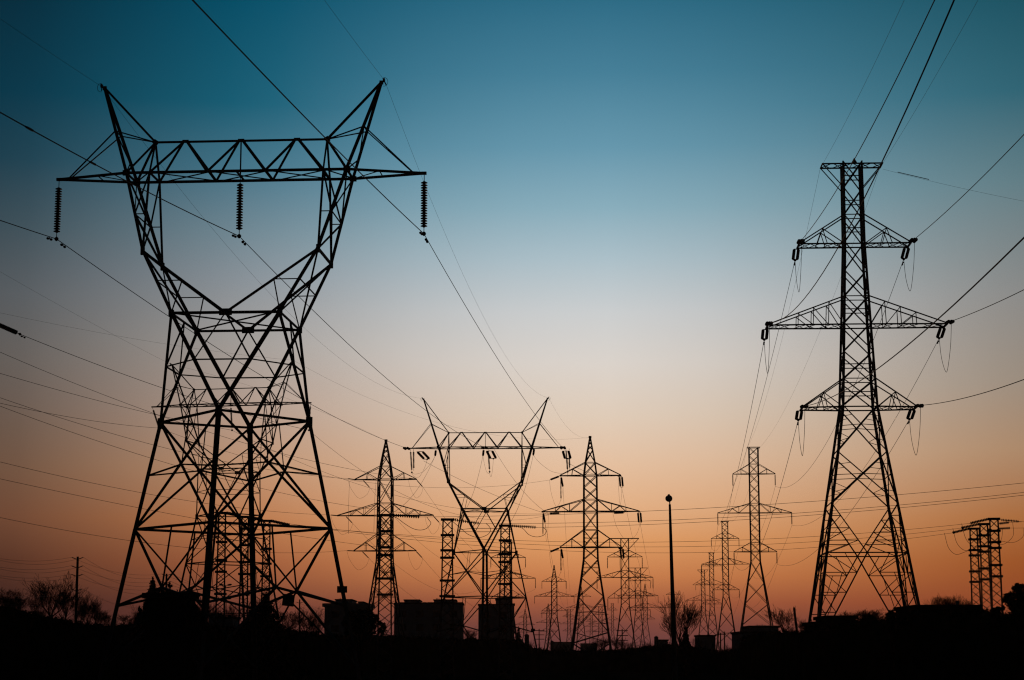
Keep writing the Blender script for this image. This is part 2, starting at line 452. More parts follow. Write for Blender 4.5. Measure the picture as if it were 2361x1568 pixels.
        pm.box(P + V((-s * .03, 0, -.05)), (.2, .12, .2)); pm.box(T, (.25, .2, .25), 0, -s * .6)
        pk = pm.build('earth_wire_peak', STEEL, root)
        fi = MB(); fi.box(P + V((s * .12, -.08, .05)), (.1, .2, .18)); fi.prism(P + V((s * .08, -.2, .12)), P + V((s * .2, .2, -.12)), .035)
        fi.tube([P + V((s * (.14 + .2 * math.sin(a)), -.15, .24 * math.cos(a) - .06)) for a in [i * .45 - .2 for i in range(9)]], .013, 5)
        fi.build('earth_wire_clamp', STEEL, pk)
        am = MB()
        for y in (-1, 1):
            am.bar(B[y], tip + V((s * -.15, y * .06, 0)), .135); am.bar(E[y], tip + V((-s * .6, y * .1, .05)), .065)
        am.bar(tip - V((s * .5, 0, 0)), tip + V((s * .12, 0, 0)), .17)
        q = [lerp(B[y], tip, .42) for y in (-1, 1)]; am.bar(q[0], q[1], .05); am.bar(q[0], B[1], .045)
        am.build('crossarm', STEEL, root)
    # bridge
    bm = MB(); xb, yb, zb, xt, zt = D['xb'], D['yb'], D['zb'], D['xt'], D['zt']
    for y in (-1, 1):
        bm.bar(V((-xb, y * yb, zb)), V((xb, y * yb, zb)), .145)
    bm.bar(V((-xt, 0, zt)), V((xt, 0, zt)), .115)
    tn = [-3.03, 0.0, 3.03]; bnod = [-xt, -1.55, 1.55, xt]
    for i, t in enumerate(tn):
        for y in (-1, 1):
            bm.bar(V((t - .1, 0, zt)), V((bnod[i], y * yb, zb)), .13 if y < 0 else .1)
            bm.bar(V((t + .1, 0, zt)), V((bnod[i + 1], y * yb, zb)), .13)
        bm.box(V((t, 0, zt + .03)), (.34, .05, .16))
    xs = [-xb, -xt, -3.1, -1.55, 0, 1.55, 3.1, xt, xb]
    xs = [-xt, -1.55, 1.55, xt]
    for a, b in zip(xs[:-1], xs[1:]):
        bm.bar(V((a, -yb, zb + .02)), V((b, yb, zb + .02)), .06); bm.bar(V((a, yb, zb - .05)), V((b, -yb, zb - .05)), .06)
    for s in (-1, 1):
        for y in (-1, 1): bm.bar(V((s * xt, 0, zt)), V((s * xt, y * yb, zb)), .11 if y > 0 else .09)
        bm.bar(V((s * xt, -yb, zb)), V((s * xt, yb, zb)), .1); bm.bar(V((s * xb, -yb, zb)), V((s * xb, yb, zb)), .1)
        bm.bar(V((s * xt, -yb, zb + .03)), V((s * xb, yb, zb + .03)), .06)
        bm.box(V((s * xb, -yb, zb)), (.36, .16, .27)); bm.box(V((s * xb, yb, zb)), (.36, .16, .27))
    bm.bar(V((0, 0, zt)), V((0, 0, zb)), .075); bm.bar(V((0, -yb, zb)), V((0, yb, zb)), .09)
    bm.build('bridge', STEEL, root)
    if signs:
        sm = MB(); zc = cb('R', 5.2); sm.box(zc + V((.02, -.25, 0)), (.52, .03, .34), -yaw); sm.build('sign_plate', SIGNM, root)
    MB.K = 1.0
    M = Matrix.Translation((X, Y, 0)) @ Matrix.Rotation(yaw, 4, 'Z')
    g = lambda *p: M @ V(p)
    return dict(root=root, M=M, PL=g(-D['xp'] - .15, 0, D['zp'] + .05), PR=g(D['xp'] + .15, 0, D['zp'] + .05), TL=g(-D['xa'], 0, D['za'] - .1), TR=g(D['xa'], 0, D['za'] - .1),
                TC=g(0, 0, D['zb'] - .08), cb=cb)

# ------------------------------------------------------------------ double circuit towers
def circuit_tower(label, X, Y, yaw, prof, panels, arms, top, leg=.2, br=.1, group='double circuit towers', Ktop=None, wide_tip=0.0, belts=(), sparse=False):
    """prof [(z, half width)] from the top down to z=0; panels: heights where the X bracing starts anew (top down);
    arms [(z, half length, apex z, style)]; top ('earth', half length, strut z) or ('beam', half length) or ('peak',)"""
    root = empty('transmission_tower', (X, Y, 0), label, 'pylon', group, yaw); V = Vector; MB.K = .85
    prof = sorted(prof, reverse=True)
    def hw(z):
        for (za, ha), (zb_, hb) in zip(prof[:-1], prof[1:]):
            if zb_ <= z <= za: return hb + (ha - hb) * (z - zb_) / (za - zb_)
        return prof[-1][1] if z < prof[-1][0] else prof[0][1]
    def c(sx_, sy_, z): h = hw(z); return V((sx_ * h, sy_ * h, z))
    cor = [(-1, -1), (1, -1), (1, 1), (-1, 1)]
    for k in cor:
        m = MB()
        for (za, _), (zb_, _) in zip(prof[:-1], prof[1:]): m.angle(c(*k, za), c(*k, zb_), leg * (1.0 if zb_ > prof[-2][0] else 1.1), V((k[0], k[1], 0)))
        m.build('leg', STEEL, root)
    b = MB()
    pan = sorted(panels, reverse=True)
    for zi, (za, zb_) in enumerate(zip(pan[:-1], pan[1:])):
        kpan = Ktop is not None and abs(za - Ktop) < .01
        foot = Ktop is not None and za < Ktop - .01
        for i in range(4):
            p, q = cor[i], cor[(i + 1) % 4]
            A1, B1, A2, B2 = c(*p, za), c(*q, za), c(*p, zb_), c(*q, zb_)
            if kpan or foot:
                if kpan: M_ = (A2 + B2) * .5; ends = ((A1, A2), (B1, B2)); up = True
                else: M_ = (A1 + B1) * .5; ends = ((A2, A1), (B2, B1)); up = False
                for e0, e1 in ends:
                    b.bar(e0, M_, br)
                    n = 4 if up else 5
                    for j in range(1, n):
                        u = lerp(e0, e1, j / n); w = lerp(e0, M_, j / n)
                        b.bar(u, w, br * .72)
                        b.bar(w, lerp(e0, e1, (j + 1) / n), br * .66)
                    if not up:
                        for j in (2, 3, 4):
                            w = lerp(e0, M_, j / n); u = lerp(e0, e1, j / n); b.bar(lerp(u, w, .55), lerp(lerp(e0, e1, (j - 1) / n), lerp(e0, M_, (j - 1) / n), .6), br * .5)
                        b.bar(lerp(e0, M_, .8), lerp(e1, M_, .45), br * .6)
                if kpan: b.bar(A2, B2, br * 1.05)
            else:
                b.bar(A1, B2, br); b.bar(B1, A2, br)
                if not sparse and (za - zb_) > 2.2 * hw(za) * .9 and zb_ < arms[-1][0] + .5:
                    wa, wb_ = (A1 - B1).length, (A2 - B2).length; Cx = lerp(A1, B2, wa / (wa + wb_))
                    for e0, e1 in ((A1, A2), (B1, B2)):
                        b.bar(lerp(e0, e1, .45), Cx, br * .6)
                        other = B2 if e0 is A1 else A2; o2 = B1 if e0 is A1 else A1
                        b.bar(lerp(e0, e1, .25), lerp(e0, Cx, .5), br * .5); b.bar(lerp(e0, e1, .78), lerp(e1, Cx, .5), br * .5); b.bar(lerp(e0, e1, .6), lerp(e1, Cx, .5), br * .5)
    for z in belts:
        for i in range(4): b.bar(c(*cor[i], z), c(*cor[(i + 1) % 4], z), br * .8)
    for (z, Lh, za, sty) in arms:
        for zz in (z, za):
            for i in range(4): b.bar(c(*cor[i], zz), c(*cor[(i + 1) % 4], zz), br * (1.1 if zz == z else .8))
    b.build('body_bracing', STEEL, root)
    tips = {}
    for (z, Lh, za, sty), nm in zip(arms, ('U', 'M', 'D')):
        for s in (-1, 1):
            a = MB(); h = hw(z); ha = hw(za); tw = wide_tip or .18
            for y in (-1, 1):
                b0 = V((s * h, y * h, z)); t0 = V((s * Lh, y * tw, z)); a0 = V((s * ha, y * ha, za))
                a.bar(b0, t0, br * 1.25); a.bar(a0, t0 + V((0, 0, .06)), br)
                bo = lambda t: lerp(b0, t0, t); to = lambda t: lerp(a0, t0, t)
                if sty == 'V':
                    a.bar(to(.5), bo(.5), br * .7); a.bar(to(.5), b0, br * .8)
                elif sty == 'W':
                    a.bar(to(.48), bo(.38), br * .7); a.bar(to(.48), bo(.6), br * .7); a.bar(to(.48), b0, br * .8); a.bar(bo(.18), to(.22), br * .5) if False else None
                elif sty == 'M':
                    a.bar(a0, bo(.34), br * .9); a.bar(bo(.34), to(.54), br * .8); a.bar(to(.54), bo(.68), br * .7)
                    a.bar(bo(.34), to(.34), br * .6); a.bar(bo(.68), to(.68), br * .55)
                elif sty == 'P':
                    for t in (.2, .4, .6): a.bar(bo(t), to(t), br * .7)
                    for t0_, t1_ in ((0, .2), (.2, .4), (.4, .6)): a.bar(bo(t0_), to(t1_), br * .7)
            n = 6 if sty in 'PM' else 4
            for j in range(n):
                ya = -1 if j % 2 else 1
                P0 = V((s * (h + (Lh - h) * j / n), 0, z)); w0 = h + (tw - h) * j / n; w1 = h + (tw - h) * (j + 1) / n
                P1 = V((s * (h + (Lh - h) * (j + 1) / n), 0, z))
                a.bar(P0 + V((0, ya * w0, -.03)), P1 + V((0, -ya * w1, -.03)), br * .5)
                if wide_tip: a.bar(P0 + V((0, -ya * w0, .03)), P1 + V((0, ya * w1, .03)), br * .45)
            a.bar(V((s * Lh, -tw - .12, z)), V((s * Lh, tw + .12, z)), br * 1.5)
            a.build('crossarm', STEEL, root)
            tips[nm + ('L' if s < 0 else 'R')] = V((s * Lh, 0, z))
    zt = prof[0][0]; tm = MB(); ht = prof[0][1]
    if top[0] == 'earth':
        Lh = top[1]
        for y in (-1, 1):
            tm.bar(V((-Lh, y * ht, zt)), V((Lh, y * ht, zt)), br * 1.2)
            for s in (-1, 1):
                hb = hw(top[2]); tm.bar(V((s * Lh, y * ht, zt)), V((s * hb, y * hb, top[2])), br * .8)
        xs = [-Lh, -Lh * .66, -ht, 0, ht, Lh * .66, Lh]
        for j, (x0, x1) in enumerate(zip(xs[:-1], xs[1:])):
            y = 1 if j % 2 else -1
            tm.bar(V((x0, y * ht, zt - .04)), V((x1, -y * ht, zt - .04)), br * .6)
            tm.bar(V((x0, -y * ht, zt + .03)), V((x1, y * ht, zt + .03)), br * .6)
        for s in (-1, 1): tm.bar(V((s * Lh, -ht - .1, zt)), V((s * Lh, ht + .1, zt)), br)
        tips['EL'] = V((-Lh, 0, zt)); tips['ER'] = V((Lh, 0, zt))
        tm.build('earth_wire_arm', STEEL, root)
    elif top[0] == 'beam':
        Lh = top[1]
        for y in (-1, 1): tm.bar(V((-Lh, y * ht, zt)), V((Lh, y * ht, zt)), br * 1.4)
        for s in (-1, 1): tm.bar(V((s * Lh, -ht, zt)), V((s * Lh, ht, zt)), br)
        tips['EL'] = V((-Lh, 0, zt)); tips['ER'] = V((Lh, 0, zt))
        tm.build('earth_wire_arm', STEEL, root)
    else:
        tm.box(V((0, 0, zt + .05)), (.4, .3, .3)); tips['E'] = V((0, 0, zt))
        tm.build('peak_cap', STEEL, root)
    MB.K = 1.0
    M = Matrix.Translation((X, Y, 0)) @ Matrix.Rotation(yaw, 4, 'Z')
    return dict(root=root, M=M, **{k: M @ v for k, v in tips.items()})
def px_tower(label, D, xc, prof, arms, top, yaw=R(-4), leg=.2, br=.1, group='double circuit towers', xb=None, **k):
    """the same, its measures read off the photograph at distance D: prof [(y, half px)], arms [(y, half px, apex y, style)]"""
    z = lambda y: at(xc, y, D).z
    s = lambda y: mpp(xc, y, D)
    X = at(xc, prof[0][0], D).x
    if xb is not None: X = at(xb, prof[-1][0], D).x
    pr = [(z(y), h * s(y)) for y, h in prof]
    (za, ha), (zb_, hb) = pr[-2], pr[-1]
    pr.append((0.0, hb + (ha - hb) / (za - zb_) * (0 - zb_)))
    ar = [(z(y), Lp * s(y), z(ya), sty) for y, Lp, ya, sty in arms]
    tp = top[0:1] + tuple((z(v) if i == 1 else v * s(prof[0][0])) for i, v in enumerate(top[1:]))
    key = sorted({pr[0][0]} | {a[0] for a in ar} | {a[2] for a in ar} | {p[0] for p in pr if p[0] > 0}, reverse=True)
    def hw(zz):
        for (a, b), (c_, d) in zip(pr[:-1], pr[1:]):
            if c_ <= zz <= a: return d + (b - d) * (zz - c_) / (a - c_)
        return .5
    pan = [key[0]]
    for a, b in zip(key, key[1:] + [0.0]):
        zz = a
        if a - b < 1.0: pan.append(b); continue
        n = max(1, round((a - b) / (2.3 * hw((a + b) / 2))))
        for i in range(n): pan.append(a + (b - a) * (i + 1) / n)
    return circuit_tower(label, X, D, yaw, pr, pan, ar, tp, leg, br, group, sparse=D > 300, **k)

# ================================================================== the line with the horned towers
WG = 'conductors of the power lines'; EG = 'thin earth wires'; JG = 'jumper loops'
T1 = horned_tower('huge black horned lattice tower filling the left side', -14.5416, 103.0, -.0708)
T2 = horned_tower('horned lattice tower standing behind the huge left tower', at(532, 940, 234).x, 234, R(-11.5), 4.4, signs=False, slim=.85)
T3 = horned_tower('horned lattice tower in the centre beside the lattice columns', at(1119, 1030, 250).x, 250, R(-2.2), .92, peak=1.0, slim=.85)
# square plate fixed low on the huge tower
sm = MB(); pc = T1['M'].inverted() @ at(665, 1384, 103.0 - 1.0); sm.box(pc, (.60, .04, .60), .05, .12)
sm.build('sign_plate', SIGNM, T1['root'])

# suspension strings of the huge tower
pL = string(T1['TL'] + Vector((.02, 0, 0)), at(130.2, 551, T1['TL'].y), 'long insulator string at left arm end of the huge horned tower', .185, 18, seg=14, core=.07)
pC = string(T1['TC'], at(551.4, 544.5, T1['TC'].y), 'long insulator string under the bridge centre of the huge horned tower', .185, 17, seg=14, core=.07)
pR = string(T1['TR'], at(977.4, 539, T1['TR'].y), 'long insulator string at right arm end of the huge horned tower', .185, 18, seg=14, core=.07)
# strings and strain sets of the centre tower
def strain(tipA, target, Ln, label, disc=.15, n=14, double=.45, drop=.0, **k):
    A = Vector(tipA); d = (Vector(target) - A).normalized(); d.z -= drop; d.normalize()
    return string(A, A + d * Ln, label, disc, n, double=double, group='strain insulator sets', name='strain_insulator', core=.10, **k)
t3 = {}
for nm, t, word in (('L', T3['TL'], 'left'), ('C', T3['TC'], 'middle'), ('R', T3['TR'], 'right')):
    src = {'L': pL, 'C': pC, 'R': pR}[nm]
    t3['f' + nm] = strain(t, src, 2.2, f'strain insulator facing the huge tower at {word} phase of the centre horned tower', .16, 14)
    t3['s' + nm] = string(t + Vector((.35, .3, 0)), t + Vector((.55, .3, -2.95)), f'hanging insulator string at {word} phase of the centre horned tower', .13, 15, clamp=True)
    if nm != 'C':
        string(t + Vector((.75, .1, 0)), t + Vector((.80, .1, -2.75)), f'second hanging insulator string at {word} phase of the centre horned tower', .13, 14, clamp=False)
# conductors T1 -> T3
cd = .021
span(pL, t3['fL'], [(300, 668), (600, 866)], cd, 'conductor from left string of huge tower to left arm of centre tower', WG, dampers=[(0, 1.2)])
span(pC, t3['fC'], [(800, 790)], cd, 'conductor from middle string of huge tower to middle of centre tower', WG, dampers=[(0, 1.2)])
span(pR, t3['fR'], [(1100, 750)], cd, 'conductor from right string of huge tower to right arm of centre tower', WG, dampers=[(0, 1.2)])
span(T1['PL'], T3['PL'], [(590, 640)], .007, 'thin earth wire from left horn of huge tower to centre tower', EG, name='earth_wire')
span(T1['PR'], T3['PR'], [(1000, 475)], .007, 'thin earth wire from right horn of huge tower to centre tower', EG, name='earth_wire')
H1 = (T1['TC'] - T3['TC']); H1 = (H1.x, H1.y)
lead(pL, H1, [(0, 508)], .023, 'conductor leaving the frame left from left string of the huge tower', WG, dampers=[(0, 1.2)])
lead(pC, H1, [(230, 385), (0, 259)], .023, 'conductor leaving the frame upper left from middle string of huge tower', WG, sleeves=(68, 214), dampers=[(0, 1.2)])
lead(pR, H1, [(752, 320), (444, 0)], .023, 'thick conductor leaving the top edge from right string of huge tower', WG, dampers=[(0, 1.2)])
lead(T1['PL'], H1, [(0, 43)], .007, 'thin earth wire leaving the frame from left horn of huge tower', EG, name='earth_wire')
lead(T1['PR'], H1, [(748, 0)], .007, 'thin earth wire leaving the top edge from right horn of huge tower', EG, name='earth_wire')

# ================================================================== tall double circuit towers
PR6 = [(39.65, .74), (33.3, .78), (26.95, 1.04), (20.57, 1.32), (9.45, 3.02), (0, 4.45)]
z6 = lambda y: at(1970, y, 150).z
T6 = circuit_tower('big flat topped lattice tower standing at the right', 26.48, 150.0, -.0515, PR6,
                   [z6(y) for y in (376, 436, 498, 561, 627, 686, 748, 814, 877, 938, 1046, 1166)] + [9.45, 2.1],
                   [(33.3, 4.27, z6(499), 'W'), (26.95, 6.82, z6(687), 'P'), (20.57, 4.31, z6(877), 'W')], ('earth', 2.32, z6(436)),
                   leg=.2, br=.10, Ktop=z6(1166), wide_tip=.85, belts=[z6(y) for y in (410, 467, 530, 717, 844, 908)])
T4 = px_tower('spired lattice tower left of the centre horned tower', 279, 890,
              [(1016.6, 1.2), (1046, 6.9), (1075.4, 11.8), (1105.7, 16), (1188.7, 16.5), (1270, 17.2), (1296, 18), (1407.8, 33.6)],
              [(1105.7, 71.5, 1075.4, 'V'), (1188.7, 111, 1160.6, 'M'), (1270.2, 72, 1231.7, 'V')], ('peak',), br=.105, leg=.21)
T5 = px_tower('spired lattice tower right of the centre horned tower', 276, 1360.5,
              [(1008.6, 1.2), (1037.4, 6.25), (1066.8, 11.6), (1096.6, 15.4), (1179.5, 16), (1262, 16.3), (1290.3, 17), (1332, 22.7), (1375.6, 29.2), (1458, 40.2), (1483, 43.6)],
              [(1096.6, 70, 1066.8, 'V'), (1179.5, 112, 1152, 'M'), (1262.3, 71, 1222, 'V')], ('peak',), br=.115, leg=.23, belts=())
T7 = px_tower('tall flat topped tower between lamp post and big right tower', 366, 1741,
              [(1032, 10.8), (1093, 10.8), (1182.7, 11), (1272.6, 10.8), (1295.5, 11.2), (1442, 34.8)],
              [(1093, 48.5, 1070.5, 'V'), (1182.7, 84.7, 1160.8, 'M'), (1272.6, 49, 1251, 'V')], ('beam', 14.5), br=.10, leg=.22, xb=1745)
T8 = px_tower('second flat topped tower right of the lamp post', 563, 1673.5,
              [(1202.7, 7), (1242, 7), (1301, 7), (1360, 7), (1374, 7.2), (1487, 23)],
              [(1242, 31.7, 1229.4, 'V'), (1301, 55, 1286.8, 'M'), (1360, 30.5, 1347, 'V')], ('beam', 9), br=.11, leg=.23, xb=1676)
T9 = px_tower('third flat topped tower right of lamp post, partly hidden', 837, 1640,
              [(1275, 5.2), (1305, 5.2), (1348, 5.2), (1393, 5.2), (1403, 5.3), (1468, 12)],
              [(1305, 23.7, 1296, 'V'), (1348.7, 37, 1337, 'V'), (1392.8, 24, 1383, 'V')], ('beam', 7), br=.13, leg=.26)
T10 = px_tower('shortest flat topped tower just right of the lamp post', 800, 1620.5,
               [(1314, 4.2), (1348, 4.4), (1384, 4.8), (1418, 5.6), (1461, 11.3)],
               [(1348.6, 23.5, 1336, 'V'), (1384, 38.7, 1371, 'V'), (1418.6, 24.7, 1407, 'V')], ('earth', 12.5, 1322), br=.13, leg=.27)
C2 = px_tower('largest flat topped tower left of the lamp post', 481, 1440.2,
              [(1241.6, 9.3), (1284, 9.3), (1331.6, 9.4), (1379, 9.5), (1395.5, 9.8), (1478, 21)],
              [(1284.2, 40, 1268.5, 'V'), (1331.6, 64.4, 1315.9, 'M'), (1379, 40, 1355.7, 'V')], ('earth', 32.6, 1266), br=.11, leg=.23)
C3 = px_tower('second flat topped tower left of the lamp post', 673, 1470.5,
              [(1309.6, 6.8), (1339, 6.8), (1373.7, 6.8), (1406.8, 6.9), (1415, 7.2), (1483, 14)],
              [(1339.2, 28.6, 1328, 'V'), (1373.7, 46, 1362, 'M'), (1406.8, 28.4, 1396, 'V')], ('earth', 22.7, 1327), br=.12, leg=.25)
C4 = px_tower('small spired tower nearest the lamp post on its left', 872, 1487.2,
              [(1346.8, .6), (1374.6, 5), (1400.8, 5.2), (1427, 5.3), (1438, 5.6), (1483, 12)],
              [(1374.6, 21.8, 1366, 'V'), (1400.8, 35.5, 1391, 'M'), (1427.3, 22, 1417, 'V')], ('peak',), br=.13, leg=.27)
C1 = px_tower('spired tower between centre horned and right spired towers', 678, 1277.6,
              [(1304.5, .6), (1329, 4.6), (1341, 6.4), (1375, 6.6), (1408, 6.7), (1420.7, 6.9), (1478, 14.2)],
              [(1340.9, 28.4, 1329, 'V'), (1375, 45.7, 1363.8, 'M'), (1408.3, 28.6, 1392.6, 'V')], ('peak',), br=.12, leg=.25)
C5 = px_tower('faint spired tower behind left legs of small spired tower', 1126, 1264,
              [(1392.6, .5), (1414.8, 4), (1435.6, 4.1), (1456, 4.3), (1480, 7.5)],
              [(1414.8, 17, 1408, 'V'), (1435.6, 27.5, 1428, 'V'), (1456, 18, 1448, 'V')], ('peak',), br=.15, leg=.30)
C6 = px_tower('faint flat topped tower left of the right spired tower', 1408, 1312,
              [(1405, 3.8), (1421, 3.8), (1438.7, 3.9), (1455, 4), (1480, 6)],
              [(1421, 15, 1416, 'V'), (1438.7, 22, 1433, 'V'), (1455, 15, 1449, 'V')], ('earth', 11, 1412), br=.16, leg=.33)
C7 = px_tower('small spired tower seen behind legs of right spired tower', 900, 1339.5,
              [(1350, .6), (1376, 4.8), (1401.7, 5), (1427, 5.2), (1480, 10.5)],
              [(1376, 23, 1367, 'V'), (1401.7, 34.6, 1392, 'M'), (1427.7, 22.4, 1418, 'V')], ('peak',), br=.13, leg=.27)
C8 = px_tower('faintest tower seen between legs of right spired tower', 1700, 1363.3,
              [(1419, 3), (1433, 3), (1445, 3), (1457, 3.1), (1482, 4.5)],
              [(1433, 13, 1428, 'V'), (1445, 17, 1440, 'V'), (1457, 13, 1452, 'V')], ('beam', 5), br=.17, leg=.34)
C9 = px_tower('faint flat topped tower inside right leg of spired tower', 1106, 1384.3,
              [(1398.3, 4.2), (1417, 4.2), (1438.6, 4.3), (1456, 4.5), (1482, 8)],
              [(1417, 18, 1411, 'V'), (1438.6, 28, 1431, 'V'), (1456, 18, 1449, 'V')], ('earth', 14, 1409), br=.15, leg=.30)
C10 = px_tower('slender faint tower right of the right spired tower', 1300, 1411.8,
               [(1391.7, 2.9), (1407, 2.9), (1429.5, 3), (1453, 3.1), (1460, 3.2), (1477, 5.6)],
               [(1407, 12, 1400, 'V'), (1429.5, 18, 1422, 'V'), (1453, 12, 1446, 'V')], ('beam', 3.6), br=.15, leg=.30)
C11 = px_tower('faint spired tower left of right leg of centre tower', 1300, 1210.8,
               [(1404.4, .5), (1423.5, 3.8), (1440, 3.9), (1458, 4), (1480, 6.2)],
               [(1423.5, 14.6, 1417, 'V'), (1440, 22, 1433, 'V'), (1458, 14.6, 1451, 'V')], ('peak',), br=.15, leg=.30)
C12 = px_tower('tower hidden behind the rightmost centre lattice column', 492, 1171.5,
               [(1250, 8), (1285.8, 8.2), (1333.6, 8.6), (1380, 9), (1395, 9.4), (1478, 21)],
               [(1285.8, 40, 1272, 'V'), (1333.6, 63, 1318, 'M'), (1380, 41, 1360, 'V')], ('beam', 12), br=.11, leg=.22)
C13 = px_tower('spired tower mostly hidden behind the lamp post', 1068, 1551.5,
               [(1351, .5), (1371, 3.8), (1401, 4.2), (1428, 4.4), (1480, 8.5)],
               [(1371, 16, 1364, 'V'), (1401, 29, 1392, 'V'), (1428, 17, 1420, 'V')], ('peak',), br=.15, leg=.30)

SIDE = {'L': 'left', 'R': 'right'}; ARM = {'U': 'upper', 'M': 'middle', 'D': 'lower'}
KEYS = ('UL', 'UR', 'ML', 'MR', 'DL', 'DR')
# suspension strings of the straight-line towers
def hang(T, phrase, Ln, disc, n, seg, rad=True):
    for k in KEYS:
        A = T[k]; T['w' + k] = string(A, A - Vector((0, 0, Ln)), f'thin string at {SIDE[k[1]]} tip of {ARM[k[0]]} arm, {phrase}', disc, n, group='small suspension insulators', seg=seg, parts=False, gap=.08)
hang(T7, 'tall tower right of lamp post', 2.3, .13, 14, 8)
hang(T8, 'second tower right of lamp post', 2.4, .13, 12, 6)
hang(T9, 'third tower right of lamp post', 2.3, .13, 8, 5)
hang(C2, 'largest tower left of lamp post', 2.9, .13, 12, 6)
hang(C3, 'second tower left of lamp post', 2.6, .13, 8, 5)
hang(C1, 'spired tower beside the centre tower', 2.6, .13, 8, 5)
hang(C12, 'tower behind the rightmost centre column', 2.6, .13, 8, 5)

# ---- big right tower: strain sets to both sides, jumpers, overhead conductors
H6 = Vector((26.48 - T7['M'].translation.x, 150 - 366.0, 0)).normalized()
GAP6 = .32
ex6 = {'UL': [(1968, 371), (2155, 0)], 'UR': [(2361, 310)], 'ML': [(1930, 575), (2200, 0)], 'MR': [(2361, 668)], 'DL': [(2010, 860), (2361, 548)], 'DR': [(2250, 911), (2361, 875)]}
back = {}
for k in KEYS:
    tip = T6[k]; s = SIDE[k[1]]; a = ARM[k[0]]
    fa = tip + Vector((0, -.95, .02))
    fe = string(fa, fa + Vector((H6.x, H6.y, -.09)) * 1.9, f'camera side strain insulator at {s} tip of {a} arm, big right tower', .135, 13, core=.095, double=.31, group='strain insulator sets', name='strain_insulator')
    ba = tip + Vector((0, .95, -.02)); bt = T7['w' + k]; d = (bt - ba).normalized(); d.z = -.20; d.normalize()
    be = string(ba, ba + d * 2.3, f'far side strain insulator at {s} tip of {a} arm, big right tower', .125, 15, core=.09, double=.33, group='strain insulator sets', name='strain_insulator')
    lead(fe, H6, ex6[k], .024, f'overhead conductor from {s} tip of {a} arm, big right tower', WG, dampers=[(0, .9)])
    loop(fe, be, 3.1, .018, f'jumper loop under {s} tip of {a} arm, big right tower', JG)
    back[k] = be
via67 = {'UR': [(1930, 970)], 'MR': [(1893, 1190)], 'DR': [(1880, 1270)], 'DL': [(1789, 1155)], 'UL': [(1765, 880)], 'ML': [(1706, 1060)]}
for k in KEYS:
    span(back[k], T7['w' + k], via67[k], .02, f'conductor from {ARM[k[0]]} {SIDE[k[1]]} arm of big right tower to the tower behind', WG, dampers=[(0, .8)])
lead(T6['EL'], H6, [(2085, 0)], .009, 'thin earth wire above left end of the big right tower top', EG, name='earth_wire')
lead(T6['ER'], H6, [(2255, 0)], .009, 'thin earth wire above right end of the big right tower top', EG, name='earth_wire')
span(T6['EL'] + Vector((0, .8, -.1)), T7['EL'], 3.0, .009, 'thin earth wire from left top end of big right tower to tower behind', EG, name='earth_wire')
span(T6['ER'] + Vector((0, .8, -.1)), T7['ER'], 3.0, .009, 'thin earth wire from right top end of big right tower to tower behind', EG, name='earth_wire')
e0 = T6['ER'] + Vector((.1, 0, -.3)); e1 = at(2361, 457, 146)
o = span(e0, e0 + (e1 - e0) * 1.6, .25, .008, 'thin wire running right from the big right tower top', EG, name='earth_wire')
rod = MB(); dd = (e1 - e0).normalized(); rod.tube([dd * 1.2, dd * 3.7 - Vector((0, 0, .07))], .028, 6); rod.build('armour_rod', WIRE, o)
# small plate on the top beam of the big right tower
pm = MB(); pt = T6['M'].inverted() @ (lerp(T6['EL'], T6['ER'], .53)); h0 = pt + Vector((0, -.74, .06))
i0 = len(pm.v); pm.v += [h0 + Vector((-.22, 0, 0)), h0 + Vector((.22, 0, 0)), h0 + Vector((0, 0, .4)), h0 + Vector((-.22, .06, 0)), h0 + Vector((.22, .06, 0)), h0 + Vector((0, .06, .4))]
pm.f += [(0, 1, 2), (5, 4, 3), (0, 3, 4, 1), (1, 4, 5, 2), (2, 5, 3, 0)]; pm.build('marker_plate', SIGNM, T6['root'])
# ---- the line right of the lamp post running away
for k in KEYS:
    span(T7['w' + k], T8['w' + k], 5.0, .02, f'conductor from {ARM[k[0]]} {SIDE[k[1]]} arm of tall tower to second tower', WG)
    span(T8['w' + k], T9['w' + k], 5.0, .02, f'distant conductor from {ARM[k[0]]} {SIDE[k[1]]} arm of second tower to third tower', WG)
for k in ('EL', 'ER'):
    span(T7[k], T8[k], 4.0, .012, f'earth wire from {SIDE[k[1]]} top of tall tower to second tower', EG, name='earth_wire')

